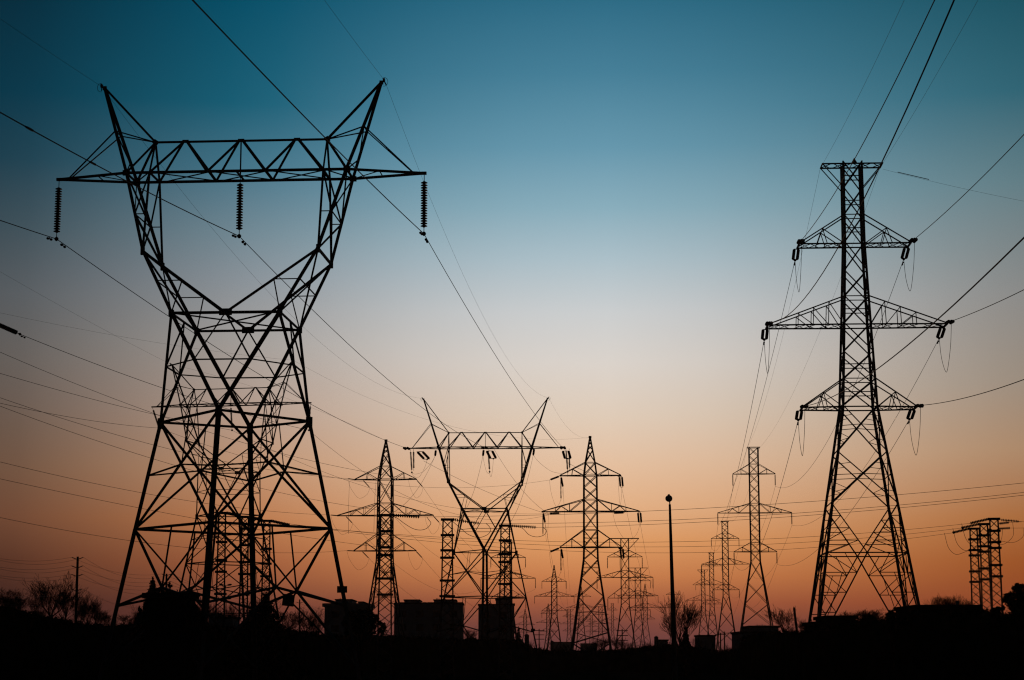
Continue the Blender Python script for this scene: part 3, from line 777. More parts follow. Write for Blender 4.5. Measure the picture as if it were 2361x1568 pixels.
# ---- strain towers left and right of the centre tower
H4 = Vector((-.28, -.96, 0))
lw = {'UL': (0, 882), 'ML': (0, 1040), 'DL': (0, 1158), 'UR': (0, 767), 'MR': (0, 891), 'DR': (0, 1088)}
vi = {'UL': [(475, 1055)], 'ML': [(284, 1128)], 'DL': [(558, 1272)], 'UR': [(350, 951)], 'MR': [(345, 1055)], 'DR': [(111, 1128)]}
nx4 = {k: C12['w' + k] for k in KEYS}
for k in KEYS:
    tip = T4[k]; s = SIDE[k[1]]; a = ARM[k[0]]; far = at(*lw[k], 180); dv = far - tip
    A = tip + Vector((0, -.2, 0)); dv = far - A; dv.z = 0; dv.normalize()
    fe = string(A, A + dv * 3.1 + Vector((0, 0, -.12)), f'strain insulator facing left at {s} {a} arm, spired tower left of centre', .075, 12, core=.02, group='strain insulator sets', name='strain_insulator', parts=False)
    B = tip + Vector((-.05, .2, 0)) if k[1] == 'R' else tip + Vector((1.1, .3, 0)); bd = (nx4[k] - B).normalized()
    be = string(B, B + Vector((bd.x * 2 + .75, bd.y * 2, -.95)), f'strain insulator facing away at {s} {a} arm, spired tower left of centre', .075, 12, core=.02, group='strain insulator sets', name='strain_insulator', parts=False)
    loop(fe, be, 2.0, .014, f'jumper loop at {s} {a} arm of the spired tower left of centre', JG)
    span(be, nx4[k], 4.5, .016, f'conductor leaving {s} {a} arm of spired tower left of centre rightwards', WG)
    w = fe + (far - fe) * 1.25
    span(w, fe, vi[k], .02, f'conductor from left frame edge to {s} {a} arm of spired tower', WG)
nx5 = {'UL': C7['UL'], 'ML': C7['ML'], 'DL': C7['DL'], 'UR': C3['wUR'], 'MR': C4['MR'], 'DR': C4['DR']}
fr5 = {'UL': 'a', 'ML': 'b', 'DL': 'c'}
T5f = {}
for k in KEYS:
    tip = T5[k]; s = SIDE[k[1]]; a = ARM[k[0]]
    B = tip + Vector((.15 if k[1] == 'L' else 0, .2, -.05)); bd = (nx5[k] - B).normalized()
    be = string(B, B + Vector((bd.x + (.25 if k[1] == 'L' else .1), bd.y, -1.4)).normalized() * 1.9, f'strain insulator facing away at {s} {a} arm, spired tower right of centre', .15, 11, core=.09, group='strain insulator sets', name='strain_insulator', parts=False, double=.35 if k[1] == 'R' else 0)
    A = tip + Vector((0, -.2, -.05)); dv = Vector((-.9, -.45, -.38)) if k[1] == 'L' else Vector((-.25, -.9, -.1)); dv.normalize(); fl = 1.8
    if k[0] == 'M': A = tip + Vector((2.6 if k[1] == 'L' else -2.0, -.2, -.2)); dv = Vector((-1, -.3, -.06)).normalized()
    fe = string(A, A + dv * fl, f'strain insulator facing left at {s} {a} arm, spired tower right of centre', .15, 11, core=.09, group='strain insulator sets', name='strain_insulator', parts=False)
    if k[1] == 'L':
        v = string(tip + Vector((.12, 0, 0)), tip + Vector((.12, 0, -3.5 if k[0] != 'M' else -3.4)), f'hanging insulator string at {s} {a} arm, spired tower right of centre', .09, 16, group='small suspension insulators', parts=False)
    loop(fe, be, 3.0, .013, f'jumper loop at {s} {a} arm of the spired tower right of centre', JG)
    span(be, nx5[k], 3.5, .016, f'conductor leaving {s} {a} arm of spired tower right of centre', WG)
    T5f[k] = fe

# ---- tower behind the huge one: strings and conductors
q2 = {}
for nm, A, end, word in (('L', T2['TL'], (367, 987), 'left'), ('C', T2['TC'], (535, 992), 'middle'), ('R', T2['TR'], (712, 992), 'right')):
    q2[nm] = string(A, at(*end, A.y - .5), f'{word} insulator string of horned tower behind the huge one', .13, 16, group='insulator strings')
for nm, ex, v, word in (('L', (0, 921), [(240, 974)], 'left'), ('C', (0, 851.6), [(350, 954)], 'middle')):
    A = q2[nm]; far = at(*ex, 172); w = A + (far - A) * 1.25
    span(w, A, v, .02, f'conductor from left frame edge to {word} string of horned tower behind', WG, dampers=[(-2, 0)] if 0 else ())
# strain insulator entering from the left edge
s0, s1 = at(-14, 744, 150), at(46, 770.5, 151)
se = string(s0, s1, 'thick strain insulator entering at the left frame edge', .17, 16, core=.14, group='strain insulator sets', name='strain_insulator', double=.12)
span(se, q2['R'], [(376, 895)], .022, 'conductor from strain insulator at left edge to horned tower behind', WG, dampers=[(0, .6)])
for nm, B, v, word in (('L', T5f['UL'], [(910, 1119)], 'left'), ('C', T5f['ML'], [(866, 1129)], 'middle'), ('R', T5f['ML'] + Vector((0, 0, -.2)), [(845, 1092)], 'right')):
    span(q2[nm], B, v, .016, f'conductor from {word} string of hidden horned tower to right spired tower', WG)
for nm, ex, v, word in (('PL', (0, 622), [(240, 760)], 'left'), ('PR', (0, 710), [(297, 779)], 'right')):
    A = T2[nm]; far = at(*ex, 180); w = A + (far - A) * 1.25
    span(w, A, v, .008, f'thin earth wire from left frame edge to {word} horn of tower behind', EG, name='earth_wire')
span(T2['PL'], T4['E'], [(700, 933)], .008, 'thin earth wire from hidden horned tower to left spired tower', EG, name='earth_wire')
span(T2['PR'], T5['E'], [(890, 934)], .008, 'thin earth wire from hidden horned tower to right spired tower', EG, name='earth_wire')
span(T3['PR'], T5['E'], 1.6, .008, 'thin earth wire from centre horned tower to right spired tower', EG, name='earth_wire')
span(t3['fC'] + Vector((1.3, 3, 0)), T5f['ML'], [(1200, 1125)], .018, 'conductor from middle of centre tower to right spired tower', WG)
span(T3['TL'] + Vector((2, 1, -1.4)), T5f['ML'] + Vector((0, 0, -.1)), [(1100, 1124)], .018, 'conductor from left arm of centre tower to right spired tower', WG)
span(T3['TR'] + Vector((.6, 2, -1.6)), T5f['UR'], .6, .018, 'conductor from right arm of centre tower to right spired tower', WG)
# away strain sets of the centre tower with their jumper loops
for nm, A, off, word in (('L', T3['TL'], (1.5, -.2), 'left'), ('C', T3['TC'], (.5, -.2), 'middle'), ('R', T3['TR'], (.3, -.2), 'right')):
    A2 = A + Vector((off[0], .4, -.25))
    b = string(A2, A2 + Vector(((.88, .5, .35)['LCR'.index(nm)], 2.2, -.8)), f'slanting strain insulator at {word} phase of the centre horned tower', .165, 13, core=.12, double=.72, group='strain insulator sets', name='strain_insulator')
    loop(t3['s' + nm], b, 1.3, .014, f'jumper loop under {word} phase of the centre horned tower', JG)

# ================================================================== lattice columns with strain strings
def column(label, px, py, D, wpx, hb, group, bands):
    P = at(px, py, D); s = mpp(px, py, D); w = wpx * s / 2; H = P.z; k = hb
    root = empty('lattice_column', (P.x, P.y, 0), label, 'lattice column', group, -math.atan2(P.x, P.y) * .9); V = Vector
    def c(a, b, z): h = w * (1 + k * (H - z) / H); return V((a * h, b * h, z))
    cor = [(-1, -1), (1, -1), (1, 1), (-1, 1)]
    for q in cor:
        m = MB(); m.angle(c(*q, 0), c(*q, H), .125, V((q[0], q[1], 0))); m.build('leg', STEEL, root)
    m = MB(); n = int(H / (w * 2.0)); 
    for i in range(n):
        z0, z1 = H * i / n, H * (i + 1) / n
        for j in range(4):
            a, b = cor[j], cor[(j + 1) % 4]
            m.bar(c(*a, z0), c(*b, z1), .042); m.bar(c(*b, z0), c(*a, z1), .042)
    m.build('lacing', STEEL, root)
    for y in bands:
        z = at(px, y, D).z; m = MB(); h = w * (1 + k * (H - z) / H) + .09
        for a, b in ((-1, -1), (1, 1)):
            m.box(V((0, a * h, z)), (2 * h + .16, .07, .17)); m.box(V((a * h, 0, z)), (.07, 2 * h - .08, .17))
        m.build('band_collar', STEEL, root)
    m = MB(); m.box(V((0, 0, H + .04)), (2 * w + .36, 2 * w + .3, .16)); m.build('cap_plate', STEEL, root)
    return V((P.x, P.y, H))
CG = 'lattice columns beside the pylons'
cA = column('lattice column standing in front of the left spired tower', 889.5, 1189, 174, 24, .45, CG, (1225, 1262, 1280, 1334, 1371))
cB = column('lattice column left of the legs of the centre tower', 1032, 1199, 180, 22, .5, CG, (1234, 1269, 1286, 1338.6, 1374.5))
cC = column('lattice column overlapping right legs of the centre tower', 1164.8, 1213, 187, 20.5, .55, CG, (1246, 1278, 1296, 1346.5, 1379.5))
cD = column('leftmost lattice column seen through the huge tower', 512.5, 1184, 171.5, 16.5, .35, CG, (1250, 1291, 1318.5, 1369.6))
cE = column('middle lattice column seen through the huge tower', 565.5, 1193, 176, 16, .35, CG, (1219, 1257, 1296, 1323.6, 1371))
cF = column('rightmost lattice column seen through the huge tower', 615.5, 1202, 181, 15.5, .35, CG, (1265.6, 1299.7, 1328.7))
cG = column('left column of the three columns at far right', 2244.5, 1220, 192, 17, .4, CG, (1243.7, 1268.4, 1280.7, 1317.6, 1341.8))
cH = column('middle column of the three columns at far right', 2268, 1209.5, 186, 18, .4, CG, (1234.5, 1259.7, 1272, 1310.8, 1336))
cI = column('right column of the three columns at far right', 2291.5, 1197.5, 179.5, 19.5, .4, CG, (1224, 1250, 1263.5, 1303, 1329))
def hstring(c, p_end, D, label, n=13, disc=.15, gap=.05, start=None):
    A = start if start is not None else c + Vector((.3 if p_end[0] > 0 else -.3, -.2, .05)); B = at(*p_end, D)
    string(A, B, label, disc, n, group='horizontal strain strings', name='strain_insulator', gap=gap, clamp=False, core=.035, comb=True)
    return B
# right going circuit
rw = [(cA, (971, 1192), 172.9, (2361, 1099.5), [(1543, 1177.6), (1778, 1161)], 'column in front of the left spired tower', ((914.4, 1194), (932.4, 1207), (951.4, 1218.4), (968.4, 1222.2), (983.6, 1218.4), (993.4, 1207), (989.3, 1199.5))),
      (cB, (1108, 1207), 179.2, (2361, 1119.5), [(1543, 1201), (1828, 1181.6)], 'column left of the centre tower', ((1064.7, 1220.3), (1080.7, 1232.8), (1103.4, 1239.6), (1123.9, 1232.8), (1131.2, 1222.6), (1128.4, 1214.6))),
      (cC, (1239, 1216), 186.0, (2361, 1129.5), [(1543, 1208), (1723, 1197)], 'column at right legs of centre tower', ((1202.3, 1216.9), (1219.4, 1232.8), (1237.6, 1238), (1253.5, 1233.9), (1259.9, 1224.9), (1256.9, 1219.8)))]
for i, (c, e, D, ex, v, ph, lp) in enumerate(rw):
    B = hstring(c, e, D, f'horizontal strain string right of {ph}')
    far = at(*ex, 158); w = B + (far - B) * 1.2
    span(B, w, v, .018, f'conductor running right to frame edge from {ph}', WG)
    poly([c + Vector((.3, -.3, 0))] + [at(*p, D - .4) for p in lp] + [B + Vector((.5, 0, 0))], .026, f'thick looping jumper cable hanging at {ph}', JG, n=44)
# left columns to far right columns
lw2 = [(cD, (557, 1190), 170.8, cG, (2193, 1230), 191.4, (480, 0), [(1038, 1253.5), (1543, 1274)], 'lowest', 'leftmost column inside the huge tower'),
       (cE, (607, 1200), 175.3, cH, (2213, 1219), 185.4, 0, [(1038, 1244), (1543, 1262)], 'middle', 'middle column inside the huge tower'),
       (cF, (670, 1211), 180, cI, (2231, 1208), 178.9, 0, [(1038, 1238), (1543, 1252)], 'highest', 'rightmost column inside the huge tower')]
strR = [((2270.5 - 39, 1221.2), (2194, 1229)), ((2253, 1209.5), (2214, 1218)), ((2277, 1199), (2235, 1207))]
for (c, e, D, c2, e2, D2, _, v, hgt, ph), (sa, sb) in zip(lw2, strR):
    B = hstring(c, e, D, f'horizontal strain string beside the {ph}', 12, .15)
    E2 = string(c2 + Vector((-.4, -.2, .05)), at(*sb, D2), f'sloping strain string left of the {hgt} column at far right', .135, 12, group='horizontal strain strings', name='strain_insulator', gap=.05, clamp=False, core=.035, comb=True)
    span(B, E2, v, .016, f'{hgt} of three level conductors crossing behind the towers low down', WG)
    j0 = E2 + Vector((-.7, 0, 0)); c0 = c2 + Vector((-.45, -.3, -2.0))
    poly([j0, j0 + Vector((.35, 0, -1.4)), lerp(j0, c0, .5) + Vector((-.2, 0, -1.25)), c0 + Vector((-.6, 0, -.25)), c0], .02, f'jumper loop under the {hgt} sloping strain string at far right', JG, n=30)
# strings leaving the far right columns to the right
for (c, a, e, D, ex, nm) in ((cI, (2306, 1198.5), (2351, 1202.5), 180, (2420, 1203), 'upper'), (cH, (2303, 1207.5), (2327, 1204.5), 186, (2420, 1197), 'middle'), (cG, (2302, 1219), (2330, 1217.5), 192, (2420, 1214), 'lower')):
    A_, B_ = at(*a, D), at(*e, D)
    string(A_, B_, f'{nm} short strain string right of the far right columns', .125, 11, group='horizontal strain strings', name='strain_insulator', gap=.05, clamp=False, core=.035, comb=True)
    span(B_, at(*ex, D - 3), .05, .016, f'{nm} conductor leaving right frame edge from far right columns', WG)
    if nm != 'upper' or True:
        j = {'upper': ((2335, 1204), (2336, 1235), (2318, 1253), (2303, 1256)), 'middle': ((2361, 1217), (2358, 1238), (2335, 1251), (2302, 1246)), 'lower': ((2311, 1219), (2311, 1232), (2308, 1245), (2303, 1252))}[nm]
        poly([at(*p, D - .3) for p in j], .018, f'{nm} jumper loop hanging right of the far right columns', JG, n=24)
for px_, D, nm in ((2257.5, 186, 'left of middle'), (2280, 184, 'right of middle'), (2302, 180, 'right of right')):
    string(at(px_, 1218, D - 1), at(px_, 1254, D - 1), f'hanging insulator string {nm} column at far right', .11, 13, group='insulator strings', parts=False, gap=.04, core=.03, comb=True)
# droppers from the centre tower down to the columns
for nm, A, c, word, v in (('L', T3['TL'] + Vector((3.6, -.3, -.2)), cA, 'left', (1.2,)), ('C', T3['TC'] + Vector((-.2, -.8, -.3)), cB, 'middle', (1.0,)), ('R', T3['TR'] + Vector((-3.7, -.3, -.1)), cC, 'right', (1.0,))):
    tgt = c + Vector((.3, 0, .1)); d = (tgt - A).normalized(); d = Vector((d.x, d.y * .35, d.z * 1.6)).normalized()
    b = string(A, A + d * 1.15, f'steep strain insulator under {word} beam half of centre tower', .14, 7, core=.11, group='strain insulator sets', name='strain_insulator')
    span(b, tgt, 1.2 if nm != 'C' else 2.2, .016, f'dropper cable from {word} side of centre tower to its lattice column', WG)
    loop(b, t3['s' + nm], .9, .014, f'slack jumper beside {word} hanging strings of centre tower', JG)
for (xa, ya, xb_, yb_, nm) in ((806, 1110, 803.5, 1230.5, 'outer'), (867, 1108, 862, 1226, 'inner')):
    a_, b_ = at(xa, ya, 274), at(xb_, yb_, 178)
    m = poly([a_, lerp(a_, b_, .5) + Vector((-.05, 0, 0)), b_], .014, f'{nm} vertical dropper cable left of the left spired tower', JG)

# ================================================================== lamp post, poles
P = at(1554, 1483, 120); top = at(1544.3, 1163, 120)
lp = empty('lamp_post', (P.x, P.y, 0), 'tall tapered lamp post with a round globe lamp', 'lamp post')
loc = lambda p: Vector(p) - Vector((P.x, P.y, 0))
ax = (top - P) / (top.z - P.z); base = P - ax * P.z
m = MB(); m.tube([loc(base + ax * z) for z in (0, .5, 3, 6, 9, top.z)], [.2, .17, .145, .115, .09, .068], 14); m.build('pole', PLAST, lp, True)
m = MB(); m.tube([loc(top), loc(top + ax * .34)], .035, 10); m.build('neck', STEEL, lp, True)
hc = loc(at(1542.2, 1149.5, 120))
m = MB(); m.lathe(hc - Vector((0, 0, .2)), hc + Vector((0, 0, .2)), [(0, .05), (.02, .11), (.09, .19), (.16, .215), (.25, .215), (.32, .18), (.37, .13)], 18); m.build('globe', LAMPM, lp, True)
m = MB(); m.lathe(hc + Vector((0, 0, .13)), hc + Vector((0, 0, .27)), [(0, .14), (.04, .13), (.07, .07), (.13, .06)], 14); m.build('cap', STEEL, lp, True)
# leaning short post
b0, b1 = at(1837.5, 1456, 170), at(1831, 1403.5, 170)
m = MB(); d = (b1 - b0).normalized(); bb = b0 - d * (b0.z / d.z + .3)
m.tube([bb, b1], [.12, .10], 10); m.lathe(b1, b1 + d * .2, [(0, .10), (.1, .06), (.2, .01)], 10)
tag(m.build('wooden_post', WOOD), 'short leaning wooden post left of the big right tower', 'post')

def utility_pole(label, xt, yt, xb_, D, levels, H=None, arm=.45, w=.11):
    T = at(xt, yt, D); B = at(xb_, 1440, D); ax_ = (T - B) / (T.z - B.z); base = B - ax_ * B.z
    r = empty('utility_pole', (base.x, base.y, 0), label, 'utility pole', 'wooden utility poles')
    l = lambda p: p - Vector((base.x, base.y, 0))
    m = MB(); m.tube([l(base), l(lerp(base, T, .5)), l(T)], [w * 1.5, w * 1.25, w], 10); m.build('pole', WOOD, r, True)
    out = []
    for y in levels:
        z = at(xt, y, D).z; c = base + ax_ * z; row = []
        for s in (-1, 1):
            a = l(c) + Vector((s * w, -.05, -.12)); b = l(c) + Vector((s * (w + arm), -.12, .06))
            i = MB(); i.lathe(a, b, [(0, .03)] + [q for k in range(5) for q in ((.06 + k * .075, .03), (.09 + k * .075, .055), (.1 + k * .075, .055), (.125 + k * .075, .03))] + [((b - a).length, .025)], 8)
            i.build('line_post_insulator', CERAM, r, True); row.append(b + Vector((base.x, base.y, 0)))
        out.append(row)
    return out
lv = (1286.5, 1306, 1325.5, 1359, 1378, 1397)
u1 = utility_pole('wooden utility pole with side insulators at left of huge tower', 179.3, 1283.5, 174.5, 190, lv)
lv2 = (1324.5, 1342, 1358, 1388)
u2 = utility_pole('wooden utility pole behind conifers by the small hut', 384, 1322.8, 381.5, 229, lv2)
lv3 = (1389, 1402)
u3 = utility_pole('distant wooden utility pole right of the big conifer', 691, 1382, 690.5, 335, lv3)
UG = 'thin wires between the utility poles'
le = (1282, 1302, 1321.5, 1360, 1381)
for i in range(5):
    for s, nm in ((0, 'left'), (1, 'right')):
        if i > 2 and s == 0: continue
        A = u1[i][s]; far = at(-40, le[i] - 1.5 + s, 165)
        span(far, A, .42 + .28 * s, .011, f'thin wire from left frame edge to {nm} insulator {("top", "second", "third", "fourth", "fifth")[i]} level of left utility pole', UG)
        if i < 4: span(A, u2[i][s], .7 + .5 * s, .011, f'thin wire from {nm} insulator {("top", "second", "third", "fourth")[i]} level of left pole to next pole', UG)
for i in range(2):
    for s, nm in ((0, 'left'), (1, 'right')):
        span(u2[i][s], u3[i][s], 1.0 + .5 * s, .012, f'thin wire from {("top", "second")[i]} {nm} insulator of hut pole to distant pole', UG)
        w = u3[i][s]; span(w, at(790, 1399 + 14 * i + 3 * s, 420), .8, .012, f'thin wire leaving the distant pole rightwards, {("top", "second")[i]} {nm} insulator', UG)
# street lamps with two heads, seen between the lattice columns
def street_lamp(label, px, py, D, spread):
    P = at(px, py, D); r = empty('street_lamp', (P.x, P.y, 0), label, 'street lamp', 'double street lamps')
    m = MB(); m.tube([Vector((0, 0, 0)), Vector((0, 0, P.z))], [.11, .06], 8); m.build('pole', STEEL, r, True)
    for s in (-1, 1):
        m = MB(); m.tube([Vector((0, 0, P.z - .5)), Vector((s * spread * .5, 0, P.z - .1)), Vector((s * spread, 0, P.z))], .04, 6); a = m.build('arm', STEEL, r, True)
        m = MB(); m.lathe(Vector((s * spread, 0, P.z - .02)), Vector((s * (spread + .75), 0, P.z + .1)), [(0, .05), (.15, .12), (.5, .15), (.72, .06)], 8); m.build('lamp_head', PLAST, a, True)
street_lamp('tall double street lamp between the lattice columns', 519.8, 1349, 300, .25)
street_lamp('lower double street lamp behind the leftmost lattice columns', 522, 1381, 420, .3)
# small far poles at the centre skyline
for (px, y, D, w, lab) in ((1243, 1450, 420, .1, 'small crossarmed pole right of the centre tower leg'), (1434.5, 1450, 380, .1, 'thin pole standing between the legs of right towers'), (1661, 1459, 420, .12, 'thin pole left of base of the tall tower'), (1670, 1456, 430, .12, 'thin pole at base of tower right of lamp post')):
    T = at(px, y, D); r = empty('utility_pole', (T.x, T.y, 0), lab, 'utility pole', 'far utility poles')
    m = MB(); m.tube([Vector((0, 0, 0)), Vector((0, 0, T.z))], [w * 1.4, w], 8); m.build('pole', WOOD, r, True)
    m = MB()
    for k in range(3 if w < .11 else 1): m.box(Vector((0, -.15, T.z - .35 - k * .9)), (2.2, .12, .14))
    m.build('crossarm', WOOD, r)

# ================================================================== buildings
def building(label, D, blocks, name='apartment_block', depth=14, win=None, slab=None, wall=CONC, group=None, extra=()):
    """blocks: (x0, x1, ytop) in photo measures at distance D"""
    x0 = min(b[0] for b in blocks); x1 = max(b[1] for b in blocks)
    P0 = at(x0, 1500, D); P1 = at(x1, 1500, D); cx = (P0.x + P1.x) / 2
    r = empty(name, (cx, D, 0), label, 'building', group)
    for i, (a, b, y) in enumerate(blocks):
        A, B = at(a, y, D).x - cx, at(b, y, D).x - cx; z = at((a + b) / 2, y, D).z; dp = depth - .6 * i
        m = MB(); m.box(Vector(((A + B) / 2, dp / 2 + .3 * i, z / 2)), (B - A - .01 * i, dp, z)); w = m.build('wall', wall, r)
        m = MB(); m.box(Vector(((A + B) / 2, dp / 2 + .3 * i, z + .06)), (B - A + .3, dp + .3, .25)); m.build('roof', PAINT if wall is PAINT else ROOF, w)
        if win and (B - A) > win[0] * 2:
            nx = int((B - A) / win[0]); nz = int((z - 2) / win[1])
            me = None
            for ix in range(nx):
                for iz in range(max(1, nz)):
                    wx = A + (ix + .5) * (B - A) / nx; wz = z - win[1] * (iz + .75)
                    if wz < 2 or iz > 2: continue
                    if me is None:
                        q = MB(); q.box(Vector((0, 0, 0)), (win[0] * .5, .1, win[1] * .5)); o = q.build('window', GLASS, r); me = o.data
                    else:
                        o = bpy.data.objects.new('window', me); COL.objects.link(o); o.parent = r
                    o.location = (wx, .3 * i - .03, wz)
    if slab:
        a, b, ya, yb_ = slab; A, B = at(a, ya, D), at(b, ya, D); C_ = at(a, yb_, D)
        m = MB(); m.box(Vector(((A.x + B.x) / 2 - cx, depth / 2, (A.z + C_.z) / 2)), (B.x - A.x, depth + 1.6, A.z - C_.z)); m.build('roof_slab', PAINT if wall is PAINT else CONC, r)
    for px, y0, y1 in extra:
        a, b = at(px, y0, D + depth / 2), at(px, y1, D + depth / 2); m = MB(); m.prism(a - Vector((cx, D, 0)), b - Vector((cx, D, 0)), .07, n=6)
        m.build('antenna', STEEL, r)
    return r
BG = 'apartment blocks on the skyline'
building('dark apartment block with overhanging roof right of huge tower', 420, [(748.6, 849, 1393), (773, 810.5, 1383.2), (825.5, 836.5, 1388.5)], win=(3.2, 2.9), slab=(743.8, 853.7, 1391.5, 1399), group=BG, extra=[(782, 1383, 1380), (785.5, 1383, 1379), (788, 1383, 1380.5)])
building('long dark apartment block between left spired and centre towers', 430, [(909, 1065.7, 1391.8), (931.8, 966, 1384), (922, 929, 1390.3), (986.5, 1065.5, 1390.2), (1000, 1050, 1383.5), (975, 981, 1390)], win=(3.2, 2.9), group=BG, extra=[(1006.5, 1383, 1379.5), (1009.5, 1383, 1379), (1012.5, 1383, 1380), (1017, 1383, 1378)])
building('dark apartment block behind legs of the centre tower', 430, [(1103, 1180, 1394.5), (1143, 1179, 1381.5), (1179.5, 1186, 1393)], win=(3.2, 2.9), group=BG)
building('small flat roofed hut at the foot of huge tower', 95, [(335.5, 428, 1376)], 'hut', 3, slab=(331.8, 431, 1372.8, 1379), wall=PAINT)
building('low box roofed shed behind the leftmost lattice column', 200, [(481, 497.5, 1418.5), (499, 537, 1425)], 'shed', 5)
building('low building with roof antennas under the tall tower', 235, [(1706.4, 1796, 1459.5), (1731, 1795.8, 1446)], 'low_building', 9, win=(2.4, 2.4), extra=[(x, 1446, y) for x, y in ((1746, 1440), (1752, 1441), (1757.5, 1439.5), (1764, 1441), (1773, 1441.5))])
building('flat roofed house inside the legs of big right tower', 142, [(1882, 1912, 1439), (1908, 1975, 1425)], 'house', 6, win=(1.6, 2.2), wall=PAINT, extra=[(1921, 1425, 1421), (1932, 1425, 1421.5), (1942, 1425, 1422)])
building('low dark house left of the three far right columns', 132, [(2112, 2258, 1401)], 'house', 7, win=(1.6, 2.2), wall=PAINT)
building('small far shed left of right spired tower legs', 700, [(1276, 1320, 1481)], 'shed', 12, group='far sheds')
building('small far shed between right spired tower legs', 690, [(1341, 1375.5, 1484.5)], 'shed', 12, group='far sheds')
building('small far shed left of the lamp post', 330, [(1518, 1539.5, 1477)], 'shed', 7, group='far sheds')
building('small far shed below the second flat topped tower', 330, [(1611, 1649, 1466.5)], 'shed', 7, group='far sheds')
# sloping roof with chimney on the dark house
rx = at(2180, 1402, 132)
m = MB(); A, B = at(2112, 1402, 132), at(2258, 1402, 132); zt = at(2180, 1398.3, 135.5).z; z0 = A.z + .12
i = 0; m.v = [Vector((A.x - .2, 131.8, z0)), Vector((B.x + .2, 131.8, z0)), Vector((B.x + .2, 139.2, z0)), Vector((A.x - .2, 139.2, z0)), Vector((A.x + .5, 135.5, zt)), Vector((B.x - .5, 135.5, zt))]
m.f = [(0, 1, 5, 4), (2, 3, 4, 5), (1, 2, 5), (3, 0, 4), (3, 2, 1, 0)]
hs = [o for o in bpy.data.objects if o.get('label') == 'low dark house left of the three far right columns'][0]
m.v = [v - hs.location for v in m.v]; ro = m.build('pitched_roof', ROOF, hs)
m = MB(); c = at(2207.2, 1386.5, 135.5) - hs.location; m.box(Vector((c.x, c.y, c.z - .35)), (.2, .2, .8)); m.build('chimney', CONC, ro)
# round tanks on the centre skyline
for (px, y, D, wpx, lab) in ((1214.8, 1462, 330, 10, 'dark upright tank right of leg of the centre tower'), (1273, 1477, 360, 8, 'dark upright tank below the small spired tower'), (1513, 1466.5, 330, 9.5, 'dark upright tank left of the lamp post'), (1645, 1464.5, 330, 9, 'dark upright tank left of the tall tower')):
    T = at(px, y, D); rr = wpx * mpp(px, y, D) / 2; r = empty('storage_tank', (T.x, T.y, 0), lab, 'tank', 'upright tanks')
    m = MB(); m.lathe(Vector((0, 0, 0)), Vector((0, 0, T.z)), [(0, rr), (T.z - .3, rr)], 16); m.build('shell', PLAST, r, True)
    m = MB(); m.lathe(Vector((0, 0, T.z - .32)), Vector((0, 0, T.z)), [(0, rr * 1.06), (.12, rr * 1.06), (.32, rr * .35)], 16); m.build('lid', PLAST, r, True)

# ================================================================== vegetation
def fan_mesh(seed, spread=.6, limbs=5, twig=.017, depth=5, H=10.0):
    """limbs and twigs fanning up from the origin, about H tall; shared by several trees"""
    rnd = random.Random(seed); cr = MB()
    def grow(p, d, ln, r, lev):
        n = 3; pts = [p]; rad = [r]; q = p
        for i in range(n):
            d = (d + Vector((rnd.gauss(0, .09), rnd.gauss(0, .09), rnd.gauss(.05, .05)))).normalized()
            q = q + d * (ln / n); pts.append(q); rad.append(max(twig, r * (1 - .4 * (i + 1) / n)))
        cr.tube(pts, rad, 6 if lev < 1 else 3)
        if lev >= depth: return
        k = 3 if lev < 2 else rnd.choice((2, 3, 3)); ph0 = rnd.uniform(0, 6.28)
        for j in range(k):
            a = rnd.uniform(.06, .2) if j == 0 else rnd.uniform(.24, .52)
            ph = ph0 + 2.2 * j + rnd.uniform(-.4, .4)
            u = Vector((math.cos(ph), math.sin(ph), .001)); u = (u - d * u.dot(d)).normalized()
            nd = d * math.cos(a) + u * math.sin(a); nd.z += .16; nd.normalize()
            t = pts[-1] if j == 0 else pts[rnd.choice((1, 1, 2, 3))]
            grow(t, nd, ln * rnd.uniform(.66, .88), max(twig, rad[-1] * rnd.uniform(.55, .8)), lev + 1)
    for k in range(limbs):
        ph = 6.283 * (k + rnd.uniform(-.25, .25)) / limbs; a = rnd.uniform(.2, 1.0) * spread if k else .06
        d = Vector((math.cos(ph) * math.sin(a), math.sin(ph) * math.sin(a), math.cos(a)))
        grow(Vector((0, 0, rnd.uniform(-.4, .8))), d, H * rnd.uniform(.2, .29) * (1.1 if not k else 1), H * .011, 0)
    zs = sorted(v.z for v in cr.v); f = H / zs[-1 - len(zs) // 300]
    for v in cr.v: v.z *= f
    q = bpy.data.meshes.new('crown'); q.from_pydata([tuple(v) for v in cr.v], [], cr.f); q.update(); q.materials.append(BARK)
    xs = sorted(v.x for v in cr.v); return q, max(abs(xs[len(xs) // 50]), abs(xs[-len(xs) // 50]))
BT = [fan_mesh(11, .5), fan_mesh(23, .6), fan_mesh(37, .45, 6), fan_mesh(51, .65, 7), fan_mesh(77, .75, 6)]
BS = [fan_mesh(101, .8, 9, depth=4), fan_mesh(131, .7, 10, depth=4)]
